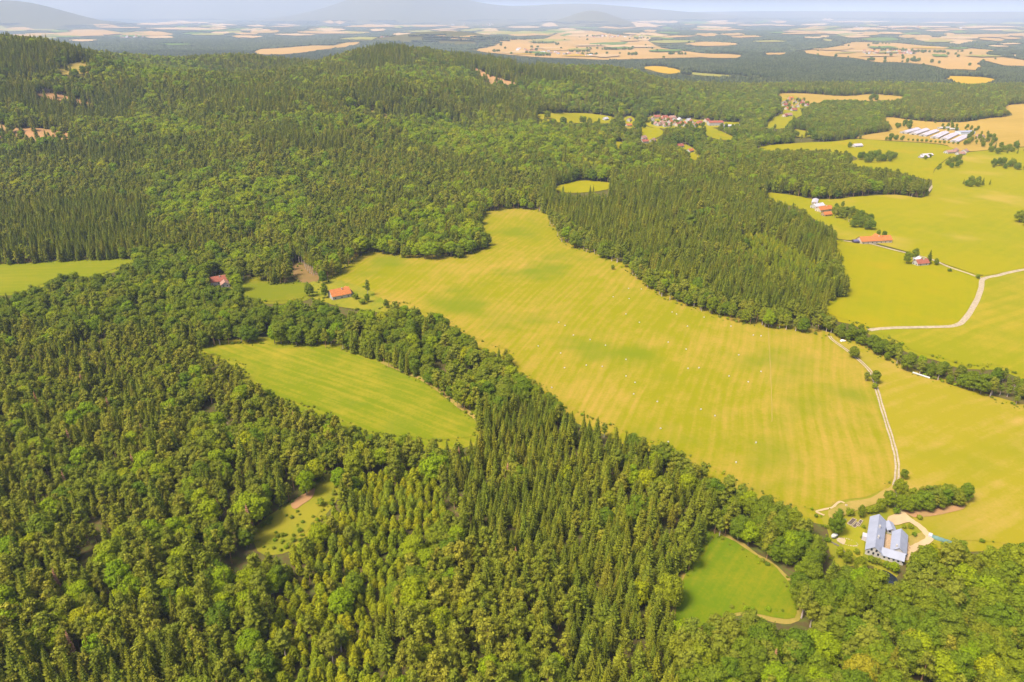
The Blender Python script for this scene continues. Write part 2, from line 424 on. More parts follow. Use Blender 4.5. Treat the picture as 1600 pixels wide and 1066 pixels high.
FIELDS = [  # name, photo outline, material, label, verge width, seen-from-afar
 ('meadow', [(525,437),(545,415),(578,394),(610,401),(660,405),(715,405),(745,395),(768,382),(757,362),(752,345),(760,334),(795,327),(835,330),(857,338),(858,352),(872,372),(885,385),(915,395),(955,410),(985,430),(1010,450),(1045,472),(1085,484),(1120,496),(1160,507),(1200,513),(1240,519),(1275,524),(1302,533),(1320,548),(1343,567),(1358,585),(1367,610),(1377,645),(1391,690),(1398,720),(1397,742),(1388,756),(1372,770),(1350,778),(1330,780),(1305,786),(1288,797),(1270,796),(1240,790),(1190,770),(1140,745),(1095,722),(1040,695),(1000,685),(960,668),(930,655),(895,640),(860,618),(850,605),(835,595),(805,575),(800,550),(770,540),(735,525),(705,505),(690,492),(660,488),(640,475),(610,472),(588,465),(575,452),(550,445)], M_MAIN, 'large yellow mown meadow dotted with white bales', 3.0),
 ('meadow', [(308,549),(350,540),(400,538),(450,540),(500,543),(540,550),(580,562),(620,580),(660,598),(685,615),(710,635),(735,652),(745,660),(740,680),(710,686),(670,688),(640,682),(600,680),(560,670),(530,655),(500,640),(470,632),(440,622),(415,608),(395,600),(385,585),(380,570),(350,558)], M_LEFT, 'striped green meadow enclosed by woods', 2.5),
 ('meadow', [(1109,838),(1130,850),(1160,868),(1195,890),(1213,906),(1226,927),(1230,950),(1215,955),(1190,950),(1150,945),(1130,950),(1110,962),(1085,967),(1070,968),(1073,945),(1078,918),(1090,892),(1104,868),(1105,850)], M_TRI, 'small bright green triangular meadow among tall trees', 0),
 ('meadow', [(-150,420),(0,415),(60,412),(130,409),(214,406),(190,416),(160,428),(140,435),(110,430),(80,440),(50,450),(20,458),(-150,462)], M_FARLEFT, 'fresh green meadow running off behind the dark bushes', 3),
 ('meadow', [(372,447),(385,438),(402,436),(415,444),(445,446),(476,442),(480,455),(474,466),(440,471),(405,470),(382,461)], M_SMALL, 'little green meadow between the two red roofed houses', 1.5),
 ('clearing', [(456,413),(468,407),(482,416),(496,424),(497,441),(478,443),(466,440),(455,430)], M_LITTER, 'brown clearing below bare spruce trunks', 0),
 ('yard', [(482,443),(500,440),(525,437),(550,444),(580,455),(600,470),(612,486),(590,489),(560,484),(530,480),(500,470),(478,462)], M_SCRUB, 'rough grass round the orange roofed house', 0),
 ('clearing', [(430,806),(450,790),(478,773),(492,764),(515,743),(524,752),(518,780),(500,800),(480,830),(450,845),(420,850),(400,838),(413,820)], M_SCRUB, 'grassy clearing with bare soil in the pine wood', 1.5),
 ('meadow', [(1306,533),(1325,536),(1345,543),(1380,562),(1420,582),(1460,595),(1500,607),(1550,625),(1600,640),(1750,678),(1750,885),(1640,860),(1590,853),(1540,846),(1500,845),(1478,847),(1462,842),(1440,828),(1425,806),(1440,800),(1500,795),(1505,785),(1460,770),(1425,770),(1410,760),(1405,745),(1404,720),(1397,690),(1383,645),(1373,610),(1365,585),(1349,567),(1327,548)], M_RIGHT, 'dry tan meadow right of the farm track', 0),
 ('meadow', [(1362,517),(1400,515),(1450,514),(1492,512),(1509,501),(1528,472),(1538,442),(1545,435),(1600,424),(1750,398),(1750,600),(1640,600),(1600,588),(1560,572),(1530,572),(1500,570),(1465,558),(1440,552),(1420,545),(1395,530)], M_TENR, 'yellow green meadow between hedge and gravel road', 0),
 ('meadow', [(1283,483),(1310,470),(1325,455),(1328,435),(1318,420),(1318,400),(1306,385),(1310,378),(1340,381),(1370,386),(1410,396),(1450,408),(1500,425),(1530,435),(1534,442),(1523,470),(1505,498),(1490,508),(1450,510),(1400,511),(1364,513),(1340,505),(1310,497)], M_LIME, 'lime yellow meadow in the bend of the gravel road', 1.5),
 ('pasture', [(1195,302),(1240,306),(1270,312),(1300,312),(1340,308),(1400,305),(1440,310),(1456,298),(1456,283),(1461,266),(1485,246),(1502,240),(1600,231),(1750,222),(1750,396),(1600,420),(1540,431),(1500,421),(1450,404),(1410,392),(1380,384),(1350,377),(1310,374),(1300,358),(1275,345),(1245,325),(1215,318)], M_UPPER, 'broad sunny pasture behind the scattered farmhouses', 2),
 ('pasture', [(1180,230),(1250,224),(1300,222),(1340,218),(1400,222),(1450,225),(1480,229),(1502,239),(1485,245),(1460,265),(1455,282),(1430,277),(1390,268),(1340,262),(1325,255),(1340,249),(1320,241),(1270,236),(1210,238)], M_LIME, 'bright pasture below the long white sheds', 2),
 ('grain_field', [(1380,184),(1440,190),(1500,192),(1540,186),(1582,181),(1568,169),(1600,163),(1750,158),(1750,221),(1600,230),(1502,238),(1480,228),(1450,224),(1400,221),(1340,217),(1350,212),(1395,203)], M_GRAIN, 'ripe grain field round the long white sheds', 0),
 ('grain_field', [(1213,148),(1260,147),(1320,151),(1360,148),(1412,152),(1402,157),(1370,159),(1300,157),(1270,163),(1238,160)], M_GRAIN, 'narrow grain field above the hill hamlet', 0),
 ('pasture', [(1217,180),(1240,178),(1246,170),(1256,178),(1236,190),(1226,201),(1195,201),(1201,190)], M_UPPER, 'sloping pasture below the hill hamlet', 0),
 ('pasture', [(842,179),(900,177),(956,183),(952,193),(905,193),(860,191),(842,186)], M_UPPER, 'strip of pasture at the foot of the wooded hill', 0),
 ('pasture', [(868,293),(905,283),(956,287),(948,297),(905,302),(874,300)], M_LIME, 'small yellow glade in the middle of the forest', 0),
 ('pasture', [(1003,198),(1032,203),(1036,210),(1020,218),(1006,216),(1000,207)], M_LIME, 'green meadow below the red roofed village', 0),
 ('pasture', [(958,222),(975,224),(972,233),(958,231)], M_LIME, 'tiny green glade below the village', 0),
 ('pasture', [(1104,200),(1118,202),(1136,210),(1152,218),(1125,219),(1103,212)], M_LIME, 'green meadow below the long village hall', 0),
 ('pasture', [(1072,239),(1098,244),(1094,252),(1080,249)], M_LIME, 'small yellow glade near the lone cottages', 0),
 ('pasture', [(1240,203),(1262,206),(1275,212),(1255,216),(1240,212)], M_UPPER, 'glade beside the round wood', 0),
 ('village_green', [(1012,184),(1040,182),(1066,187),(1098,188),(1118,191),(1154,192),(1152,200),(1122,200),(1098,201),(1066,200),(1030,201),(1010,196)], M_UPPER, 'grass plots between the village houses', 0),
 ('village_green', [(1222,152),(1240,150),(1262,160),(1266,168),(1250,170),(1240,184),(1222,186),(1224,172),(1220,164)], M_UPPER, 'grass plots between the hamlet houses', 0),
 ('village_green', [(976,184),(990,184),(992,200),(976,200)], M_UPPER, 'yards of the houses beside the village', 0),
 ('village_green', [(1000,214),(1026,218),(1026,224),(1002,226)], M_UPPER, 'yards of the two cottages below the village', 0),
 ('village_green', [(1056,225),(1072,227),(1086,234),(1084,241),(1066,234)], M_UPPER, 'yards of the cottages at the wood edge', 0),
 ('clearing', [(738,107),(750,110),(765,118),(790,126),(808,132),(770,133),(748,121)], M_BROWN, 'felled strip on the wooded hill', 0),
 ('clearing', [(800,106),(822,104),(838,107),(832,111),(803,111)], M_BROWN, 'small felled patch on the hill shoulder', 0),
 ('clearing', [(864,118),(885,118),(886,122),(866,123)], M_BROWN, 'felled patch on the hill flank', 0),
 ('clearing', [(0,195),(30,200),(70,202),(110,210),(104,219),(60,224),(30,218),(-20,214),(-60,200)], M_BROWN, 'large pale felled clearing on the wooded slope', 0),
 ('clearing', [(58,146),(90,147),(108,154),(92,158),(64,152)], M_BROWN, 'felled strip below bare trunks on the slope', 0),
 ('clearing', [(116,156),(130,157),(150,167),(140,171),(118,163)], M_BROWN, 'narrow felled strip on the slope', 0),
 ('clearing', [(95,106),(120,98),(140,100),(142,113),(116,117),(92,117)], M_VERGE, 'dry grassy clearing below the knoll', 0),
 ('clearing', [(540,172),(565,170),(600,178),(610,184),(580,184),(556,180)], M_VERGE, 'grassy glade in the upland forest', 0),
 ('grain_field', [(1000,107),(1020,104),(1045,106),(1064,112),(1050,116),(1030,114),(1012,109)], M_GOLD, 'golden field in a bay of the far forest', 0),
 ('pasture', [(1062,113),(1110,116),(1160,120),(1210,124),(1208,126),(1150,122),(1100,119),(1064,115)], M_FARMIX, 'thin grass strip through the far forest', 0),
 ('grain_field', [(1468,120),(1500,120),(1540,122),(1556,127),(1530,132),(1500,131),(1480,124)], M_GOLD, 'golden field at the edge of the far forest', 0),
 ('straw_field', [(745,80),(775,72),(800,63),(850,61),(880,51),(925,49),(960,55),(1000,59),(1012,64),(1032,75),(1080,82),(1108,86),(1100,90),(1060,91),(990,93),(940,94),(900,92),(860,91),(815,88)], M_STRAW, 'wide straw coloured fields round the far village', 0),
 ('straw_field', [(1252,82),(1275,78),(1310,73),(1330,67),(1360,67),(1400,68),(1440,72),(1480,74),(1520,77),(1555,80),(1540,85),(1600,95),(1700,104),(1700,112),(1600,104),(1570,103),(1535,95),(1530,102),(1534,110),(1500,109),(1480,109),(1450,102),(1400,98),(1370,98),(1340,92),(1290,88)], M_STRAW, 'wide straw fields round the right hand far village', 0),
 ('straw_field', [(395,84),(405,78),(440,76),(490,72),(520,72),(545,67),(562,68),(540,74),(505,78),(470,83),(430,86)], M_STRAW, 'straw field behind the wooded ridge', 0),
]
LENS = [  # far strips: centre, half size, tone
 (50,42.5,45,2.6,'P'),(87,36,23,2.2,'P'),(125,28,30,1.6,'P'),(170,25,30,1.8,'P'),(225,27.5,38,2.4,'X'),(235,39,20,1.2,'P'),(288,46,50,2.2,'P'),(345,52,14,1.6,'P'),
 (100,55,60,3,'S'),(150,51.5,36,3.4,'S'),(228,54,40,3.6,'S'),(130,64,22,1.8,'P'),(375,29,25,2.4,'P'),(332,33,30,1.5,'P'),(350,39.5,20,1.6,'P'),(393,47,16,1.8,'P'),(275,70,26,1.6,'G'),
 (480,28,46,1.6,'P'),(425,31,25,1.4,'P'),(615,27,28,2.0,'P'),(732,24.5,13,1.4,'P'),(620,41.5,72,2.3,'S'),(507,46,13,2,'P'),(520,51.5,54,2.2,'S'),(412,51,20,2.2,'S'),(565,61,30,2.6,'X'),
 (620,60.5,27,3.4,'S'),(745,37.5,62,4,'S'),(717,66.5,29,1.9,'S'),(775,52,30,3,'X'),
 (950,69.5,30,3.6,'G'),(828,52.5,36,3.2,'X'),(868,50.5,32,2.6,'G'),(1052,66,36,2.5,'X'),(1112,70,38,3.2,'S'),(1122,88,40,3.6,'S'),(1060,58,25,2,'S'),(965,44,24,2.0,'S'),(898,40,20,2.2,'P'),
 (828,33,22,1.4,'P'),(885,26,35,1.4,'P'),(1000,33,32,2,'P'),(1120,47,36,1.7,'S'),(1165,58,24,1.7,'S'),(780,27,30,1.4,'P'),
 (1265,53,42,1.7,'S'),(1300,50,30,1.4,'P'),(1430,58,26,2.6,'S'),(1530,57,46,3.4,'S'),(1590,55,18,2.6,'S'),(1210,85,22,1.8,'S'),(1215,35,18,1.2,'P'),(1440,42.5,42,1.6,'P'),(1395,43,20,1.4,'P'),
 (1550,42.5,42,1.3,'P'),(1560,73,14,1.6,'P'),(1500,68,16,1.5,'P'),(1578,69.5,16,1.6,'P'),(1585,88,10,1.5,'P'),(1270,59.5,14,1.4,'P'),(1390,52,18,1.3,'P'),(1080,28,30,1.3,'P'),(1180,40,26,1.2,'P'),
 (680,33,40,1.4,'P'),(560,35,30,1.3,'P'),(300,36,24,1.1,'P'),(70,48,22,1.4,'X'),(1340,35,40,1.2,'P'),(1480,36,34,1.2,'P'),(200,44,18,1.3,'P'),(445,42,18,1.3,'P'),(660,50,24,1.6,'X'),(1010,42,18,1.4,'P'),(1330,47,26,1.3,'P')]
_rm = random.Random(21)
for _k in range(230):
    _cy = 30 + 36 * _rm.random(); _cx = _rm.uniform(-40, 1640)
    if _cy > 60 and _cx < 850: continue
    _n = (_cy - 20) / 45
    LENS.append((_cx, _cy, _rm.uniform(6, 26) * (.7 + .6 * _n), _rm.uniform(.6, 1.2) * (.9 + 1.5 * _n), _rm.choice('PPSSXG')))
SUB = []                                              # parcels inside the wide straw fields
for _k in range(46):
    if _k % 2: _cx, _cy = _rm.uniform(780, 1080), _rm.uniform(60, 89)
    else: _cx, _cy = _rm.uniform(1290, 1540), _rm.uniform(71, 104)
    SUB.append((_cx, _cy, _rm.uniform(10, 34), _rm.uniform(.9, 2.4), _rm.choice('PXGYS')))
ROADS = [
 ('farm_track', [(1296,526),(1302,533),(1323,548),(1346,567),(1362,585),(1370,610),(1380,645),(1394,690),(1401,720),(1401,745),(1397,765),(1398,782),(1402,795)], 2.7, 10, 'pale two rut farm track along the meadow edge'),
 ('gravel_road', [(1358,517),(1370,515),(1400,513),(1450,512),(1490,510),(1507,500),(1525,472),(1533,450),(1536,437),(1560,431),(1600,422),(1750,397)], 4.6, 9, 'pale gravel road curving between meadows'),
 ('field_lane', [(1536,437),(1515,429),(1500,424),(1480,417),(1455,406),(1420,397),(1395,391),(1380,387),(1360,382),(1340,380),(1318,377)], 3.2, 6, 'narrow pale lane to the long orange roofed farm'),
 ('field_lane', [(1462,268),(1463,280),(1458,290),(1450,300)], 3.5, 5, 'narrow lane over the pasture'),
 ('farm_drive', [(1400,786),(1407,797),(1413,806),(1424,815),(1436,823),(1446,833),(1452,843),(1440,851),(1428,857),(1418,866),(1412,875)], 3.4, 9, 'sandy drive curving round the farmyard'),
]
SCALE_DONE = True
for f in FIELDS: fill(OPEN, spline(f[1], n=3), 2 if f[0] == 'clearing' and f[1][0][1] < 260 else 3 if f[0] == 'pasture' and f[1][0][1] < 300 and abs(f[1][0][0] - f[1][len(f[1]) // 2][0]) < 130 else 4 if f[0] == 'straw_field' else 1)
for cx, cy, hw, hh, t in LENS:
    fill(OPEN, [(cx + hw * math.cos(a), cy + hh * math.sin(a)) for a in np.linspace(0, 2 * math.pi, 24, endpoint=False)], 4)
for n_, line, w, mw, l_ in ROADS: stroke(OPEN, spline(line, False, 3), mw, 1)
YARD = [(1270,796),(1290,797),(1310,784),(1340,778),(1362,772),(1378,768),(1400,772),(1410,798),(1425,806),(1440,826),(1462,841),(1485,850),(1462,850),(1448,852),(1428,866),(1421,878),(1408,880),(1395,884),(1403,898),(1392,907),(1375,896),(1366,886),(1352,884),(1335,884),(1318,888),(1305,882),(1297,868),(1292,850),(1296,838),(1288,820),(1278,806)]
fill(OPEN, YARD, 1)
fill(OPEN, [(1104,838),(1112,836),(1132,846),(1162,863),(1200,886),(1226,903),(1240,925),(1245,950),(1190,952),(1150,947),(1110,964),(1062,972),(1055,955),(1061,915),(1080,888),(1097,864)], 1)
for pl in ([(326,434),(342,427),(362,434),(364,450),(348,454),(330,448)], [(508,446),(530,440),(552,448),(552,470),(530,478),(510,466)],
           [(395,838),(412,815),(432,800),(455,785),(480,768),(512,740),(528,748),(522,782),(504,806),(482,836),(450,856),(415,862)],
           [(1276,310),(1302,330),(1300,344),(1268,332)], [(1330,366),(1392,372),(1392,392),(1330,386)], [(1420,398),(1460,402),(1460,422),(1420,420)]): fill(OPEN, pl, 1)

for i, (name, poly, mat, label, verge) in enumerate(FIELDS):
    P = spline(poly, n=3)
    far = min(p[1] for p in poly) < 100 and name in ('straw_field',) or name == 'grain_field' and min(p[1] for p in poly) < 125
    W = unproj(P[:, 0], P[:, 1], flat=far)
    if name == 'meadow': drape('meadow_margin', rough_edge(inflate(W, 12 if i < 2 else 7 if i == 2 else 7), 1.5), M_VERGE if i == 2 else mat, label='margin of the ' + label, lift=.05)
    if False: drape('verge', rough_edge(inflate(rough_edge(W, .6), verge), 1.6), M_VERGE, label='dry grass verge round the ' + label, lift=.08)
    if i == 2: W = inflate(W, 4.6)
    if name == 'meadow': W = rough_edge(W, 1.6 if i == 2 else .5)
    drape(name, W, mat, label=label, lift=.14)
OPEN_STRAW = blank(0)
for f in FIELDS:
    if f[0] == 'straw_field': fill(OPEN_STRAW, spline(f[1], n=3), 1)
tones = {'Y': (M_GOLD, 'golden parcel inside the wide straw fields'), 'P': (M_PALE, 'pale stubble strip on the far plain'), 'S': (M_STRAW, 'straw strip on the far plain'), 'G': (M_FARGREEN, 'green crop on the far plain'), 'X': (M_FARMIX, 'greenish pasture on the far plain')}
rl = random.Random(3)
for cx, cy, hw, hh, t in LENS + SUB:
    if (cx, cy, hw, hh, t) in SUB and look(OPEN_STRAW, np.array([cx - hw, cx + hw, cx, cx]), np.array([cy, cy, cy - hh, cy + hh])).min() == 0: continue
    pts = []
    sk = rl.uniform(-.35, .35) * hh; sh = rl.uniform(-.35, .35) * hw; mk = rl.choice((3, 4, 5))
    for j in range(mk + 1):
        q = -1 + 2 * j / mk
        pts.append((cx + hw * q + sh + rl.uniform(-.06, .06) * hw, cy - hh * rl.uniform(.55, 1.1) * (1 - .5 * abs(q) ** 4) + sk * q))
    for j in range(mk, -1, -1):
        q = -1 + 2 * j / mk
        pts.append((cx + hw * q - sh + rl.uniform(-.06, .06) * hw, cy + hh * rl.uniform(.55, 1.1) * (1 - .5 * abs(q) ** 4) + sk * q))
    P = np.array(pts); W = unproj(P[:, 0], P[:, 1], flat=True)
    if W[:, 2].max() > 75: continue
    drape('far_field', W, tones[t][0], label=tones[t][1], lift=.2 if (cx, cy, hw, hh, t) not in SUB else .3 + .02 * (SUB.index((cx, cy, hw, hh, t)) % 9))

# clearing details: felled soil, margins of the triangular meadow, farmyard ground
def patch(name, poly, mat, label, lift=.2, rough=.5, flat=False, zk='structure'):
    P = spline(poly, n=3); W = unproj(P[:, 0], P[:, 1], flat=flat)
    return drape(name, rough_edge(W, rough), mat, label=label, lift=lift, kind=zk)
patch('bare_soil', [(455,789),(466,778),(480,770),(494,764),(490,777),(474,788),(462,797)], M_BROWN, 'patch of bare soil under the pines', .26, .8)
patch('verge', [(596,569),(622,580),(662,598),(687,615),(712,635),(737,652),(746,662),(752,660),(740,648),(716,630),(690,610),(664,593),(624,576),(600,566)], M_VERGE, 'brown dry strip along the striped meadow', .22, .6)
patch('clearing', [(392,842),(412,812),(432,798),(455,783),(480,766),(512,738),(530,747),(524,784),(506,808),(484,838),(452,860),(415,866)], M_SCRUB, 'wide scrubby edge of the grassy clearing', .05, 1.2)
patch('yard', YARD, M_SCRUB, 'rough yellow grass round the farm', .07, .5)
M_SAND = meadow('sandy_drive', (.44, .32, .18), (.36, .25, .13), .5, .5, .25, 4, big=.05)
M_LAWN = meadow('farm_lawn', (.22, .215, .010), (.29, .22, .03), .45, .5, .3, 5, big=.03)
patch('lawn', [(1312,812),(1330,824),(1352,826),(1350,846),(1349,862),(1345,874),(1330,866),(1318,858),(1322,846),(1310,834)], M_LAWN, 'mown farm lawn left of the grey roofed farmhouse', .2, .4)
patch('farmyard', [(1388,809),(1396,805),(1402,798),(1408,797),(1414,808),(1422,816),(1412,819),(1400,822),(1388,818)], M_SAND, 'bare sandy yard before the farm courtyard', .24, .4)
patch('farmyard', [(1416,842),(1430,836),(1444,832),(1452,843),(1440,851),(1424,858),(1416,862)], M_VERGE, 'trampled ground beside the farm drive', .16, .4)
patch('verge', [(1408,796),(1424,799),(1450,795),(1480,793),(1506,788),(1504,796),(1480,803),(1450,808),(1425,809)], M_BROWN, 'orange dry strip along the spinney', .24, .5)
patch('verge', [(1296,800),(1318,788),(1350,782),(1372,774),(1386,764),(1396,760),(1398,772),(1380,784),(1350,794),(1320,806),(1300,816)], M_VERGE, 'dry uncut strip along the upper farm garden', .22, .8)

M_GRAVEL = plain('pale_gravel', (.34, .27, .18), .95, .18, .5)
M_RUT = M_GRAVEL
def ribbon(name, line, width, label, ruts=False, lift=.34, mat=None):
    L = spline(line, False, 5); W = unproj(L[:, 0], L[:, 1])
    vs, fs = [], []
    t = np.gradient(W[:, :2], axis=0); t /= np.linalg.norm(t, axis=1, keepdims=True)
    nrm = np.stack([-t[:, 1], t[:, 0]], 1)
    strips = [(-width / 2, -width / 2 + 1.05), (width / 2 - 1.05, width / 2)] if ruts else [(-width / 2, width / 2)]
    for a, b2 in strips:
        base = len(vs)
        for i in range(len(W)):
            for e in (a, b2):
                j = e + .12 * math.sin(i * 1.7 + e)
                x, y = W[i, :2] + nrm[i] * j
                vs.append((x, y, float(terrain(x, y)) + lift + .0003 * math.hypot(x, y)))
        for i in range(len(W) - 1):
            k = base + 2 * i
            fs.append((k, k + 2, k + 3, k + 1))
    o = mesh_obj(name, vs, fs, mat or M_GRAVEL)
    return tag(o, label, kind='structure')
for n_, line, w, mw, l_ in ROADS:
    ribbon(n_, line, w, l_, ruts=(n_ == 'farm_track'), mat=M_SAND if n_ == 'farm_drive' else None)
ribbon('mown_line', [(1200,514),(1201,530),(1203,560),(1204.5,600),(1206,640),(1206,660)], .6, 'thin straight tan line across the big meadow', mat=M_VERGE)
ribbon('field_path', [(1288,806),(1276,800),(1300,794),(1312,785),(1330,790),(1352,782)], 1.3, 'trodden path beside the upper farm garden', mat=M_SAND)

# pond
m, nt, b = new_mat('pond_water'); b.inputs['Base Color'].default_value = (.018, .022, .03, 1); b.inputs['Roughness'].default_value = .08; b.inputs['Specular IOR Level'].default_value = .6
wn_ = N(nt, 'ShaderNodeTexNoise'); wn_.inputs['Scale'].default_value = .8; bp = N(nt, 'ShaderNodeBump'); bp.inputs['Strength'].default_value = .06
nt.links.new(wn_.outputs[0], bp.inputs['Height']); nt.links.new(bp.outputs[0], b.inputs['Normal'])
M_WATER = m
patch('pond', [(1371,893),(1382,893),(1394,899),(1402,907),(1398,914),(1388,916),(1382,908),(1374,900)], M_WATER, 'small dark pond below the farm', .3, .3)
fill(OPEN, [(1371,893),(1382,892),(1394,898),(1403,906),(1399,913),(1390,914),(1382,907),(1374,900)], 1)
# ------------------------------------------------------------------ trees: prototypes
def unit(v): return v / np.maximum(np.linalg.norm(v, axis=-1, keepdims=True), 1e-9)
def leaves(cen, nrm, size, r, stretch=1.0, radial=0.0, tri=False):
    """small bent leaf sprays at cen, facing nrm"""
    n = len(cen)
    nj = unit(nrm + r.normal(0, .42, (n, 3)))
    ref = r.normal(0, 1, (n, 3))
    if radial: ref = ref * (1 - radial) + nrm * radial * 2 + np.array([0, 0, -.3])
    u = unit(ref - nj * np.sum(ref * nj, 1, keepdims=True)); w = np.cross(nj, u)
    s = (size * r.uniform(.65, 1.35, n))[:, None]
    a = cen - u * s * stretch; c = cen + u * s * stretch + nj * s * .15
    b1 = cen + w * s * .75 - nj * s * .22; d = cen - w * s * .75 - nj * s * .22
    if tri:
        V = np.stack([a, b1, c], 1).reshape(-1, 3); k = np.arange(n)[:, None] * 3
        return V, [tuple(q) for q in (k + [0, 1, 2])]
    V = np.stack([a, b1, c, d], 1).reshape(-1, 3); k = np.arange(n)[:, None] * 4
    return V, [tuple(q) for q in (k + [0, 1, 2, 3])]
def ico(c, rad, r, jit=.12):
    t = (1 + 5 ** .5) / 2
    v = unit(np.array([(-1,t,0),(1,t,0),(-1,-t,0),(1,-t,0),(0,-1,t),(0,1,t),(0,-1,-t),(0,1,-t),(t,0,-1),(t,0,1),(-t,0,-1),(-t,0,1)], float))
    f = [(0,11,5),(0,5,1),(0,1,7),(0,7,10),(0,10,11),(1,5,9),(5,11,4),(11,10,2),(10,7,6),(7,1,8),(3,9,4),(3,4,2),(3,2,6),(3,6,8),(3,8,9),(4,9,5),(2,4,11),(6,2,10),(8,6,7),(9,8,1)]
    v = v * (1 + r.uniform(-jit, jit, (12, 1)))
    return np.asarray(c) + v * np.asarray(rad), f
def tube(path, radii, sides=6):
    V, F_ = [], []
    for i, (p, rr) in enumerate(zip(path, radii)):
        for k in range(sides):
            a = 2 * math.pi * k / sides
            V.append((p[0] + rr * math.cos(a), p[1] + rr * math.sin(a), p[2]))
    for i in range(len(path) - 1):
        for k in range(sides):
            k2 = (k + 1) % sides
            F_.append((i * sides + k, i * sides + k2, (i + 1) * sides + k2, (i + 1) * sides + k))
    return np.array(V), F_
class Bag:
    def __init__(s): s.v, s.f, s.n = [], [], 0
    def add(s, VF):
        V, F_ = VF
        s.v.append(np.asarray(V)); s.f += [tuple(int(i) + s.n for i in f) for f in F_]; s.n += len(V)
    def get(s): return np.concatenate(s.v), s.f

def sph(r, n, up=-.35):
    out = []
    while len(out) < n:
        d = unit(r.normal(0, 1, 3))
        if d[2] > up: out.append(d)
    return np.array(out)
def make_broad(r, H=15, R=5.0, RZ=6.9, lobes=26, per=72, leaf=.36, zc=.62, lob=(1.5, 2.3)):
    cr, tk = Bag(), Bag()
    cz = H - RZ * .98
    # uneven dome of lobes
    k = np.arange(lobes) + .5; ph = np.arccos(1 - 1.80 * k / lobes); th = math.pi * (1 + 5 ** .5) * k + r.uniform(0, 6)
    D = np.stack([np.cos(th) * np.sin(ph), np.sin(th) * np.sin(ph), np.cos(ph)], 1) + r.normal(0, .12, (lobes, 3)); D = unit(D)
    cr.add(ico((0, 0, cz), (R * .62, R * .62, RZ * .70), r))
    for d in D:
        lr = r.uniform(*lob); sc = r.uniform(.74, .98)
        c = np.array([d[0] * (R - lr * .55), d[1] * (R - lr * .55), d[2] * (RZ - lr * .55)]) * sc + (0, 0, cz)
        cr.add(ico(c, (lr * .72, lr * .72, lr * .66), r, .2))
        n = int(per * (lr / 1.9) ** 2)
        q = unit(sph(r, n, -.5) + d * .55 + (0, 0, .15))
        cen = c + q * lr * r.uniform(.75, 1.12, (n, 1)) * (1, 1, .9)
        cr.add(leaves(cen, q, leaf, r))
    tk.add(tube([(0, 0, -.6), (.05, 0, H * .25), (.15, .1, H * .5), (.1, .2, H * .75)], [.38, .28, .2, .08]))
    for i in range(5):
        a = r.uniform(0, 6.28); z0 = H * r.uniform(.25, .45); e = R * .6
        tk.add(tube([(0, 0, z0), (e * .5 * math.cos(a), e * .5 * math.sin(a), z0 + H * .13), (e * math.cos(a), e * math.sin(a), z0 + H * .24)], [.16, .1, .04], 5))
    return tk.get(), cr.get()
def make_pine(r, H=16, R=3.0, clumps=15, per=40, base=.42):
    cr, tk = Bag(), Bag()
    for i in range(clumps):
        t = (i + .5) / clumps; z = H * (base + (1 - base) * t) - .4
        rr = R * (1.0 - .72 * t ** 1.7) * r.uniform(.45, .85) * (0.15 if i == clumps - 1 else 1)
        a = i * 2.4 + r.uniform(-.5, .5); lr = r.uniform(.95, 1.5) * (1.12 - .3 * t) * R / 2.7
        c = np.array([rr * math.cos(a), rr * math.sin(a), z])
        cr.add(ico(c, (lr * .62, lr * .62, lr * .5), r, .25))
        q = sph(r, per, -.55)
        cen = c + q * lr * r.uniform(.6, 1.1, (per, 1)) * (1, 1, .85)
        cr.add(leaves(cen, unit(q + r.normal(0, .35, q.shape)), .36, r, 1.25, .7))
    tk.add(tube([(0, 0, -.6), (0, 0, H * .4), (.1, 0, H * .72), (.05, 0, H * .97)], [.24, .18, .12, .03]))
    for i in range(5):
        a = r.uniform(0, 6.28); z0 = H * r.uniform(base - .05, .8)
        tk.add(tube([(0, 0, z0), (R * .5 * math.cos(a), R * .5 * math.sin(a), z0 + .8)], [.07, .03], 4))
    return tk.get(), cr.get()
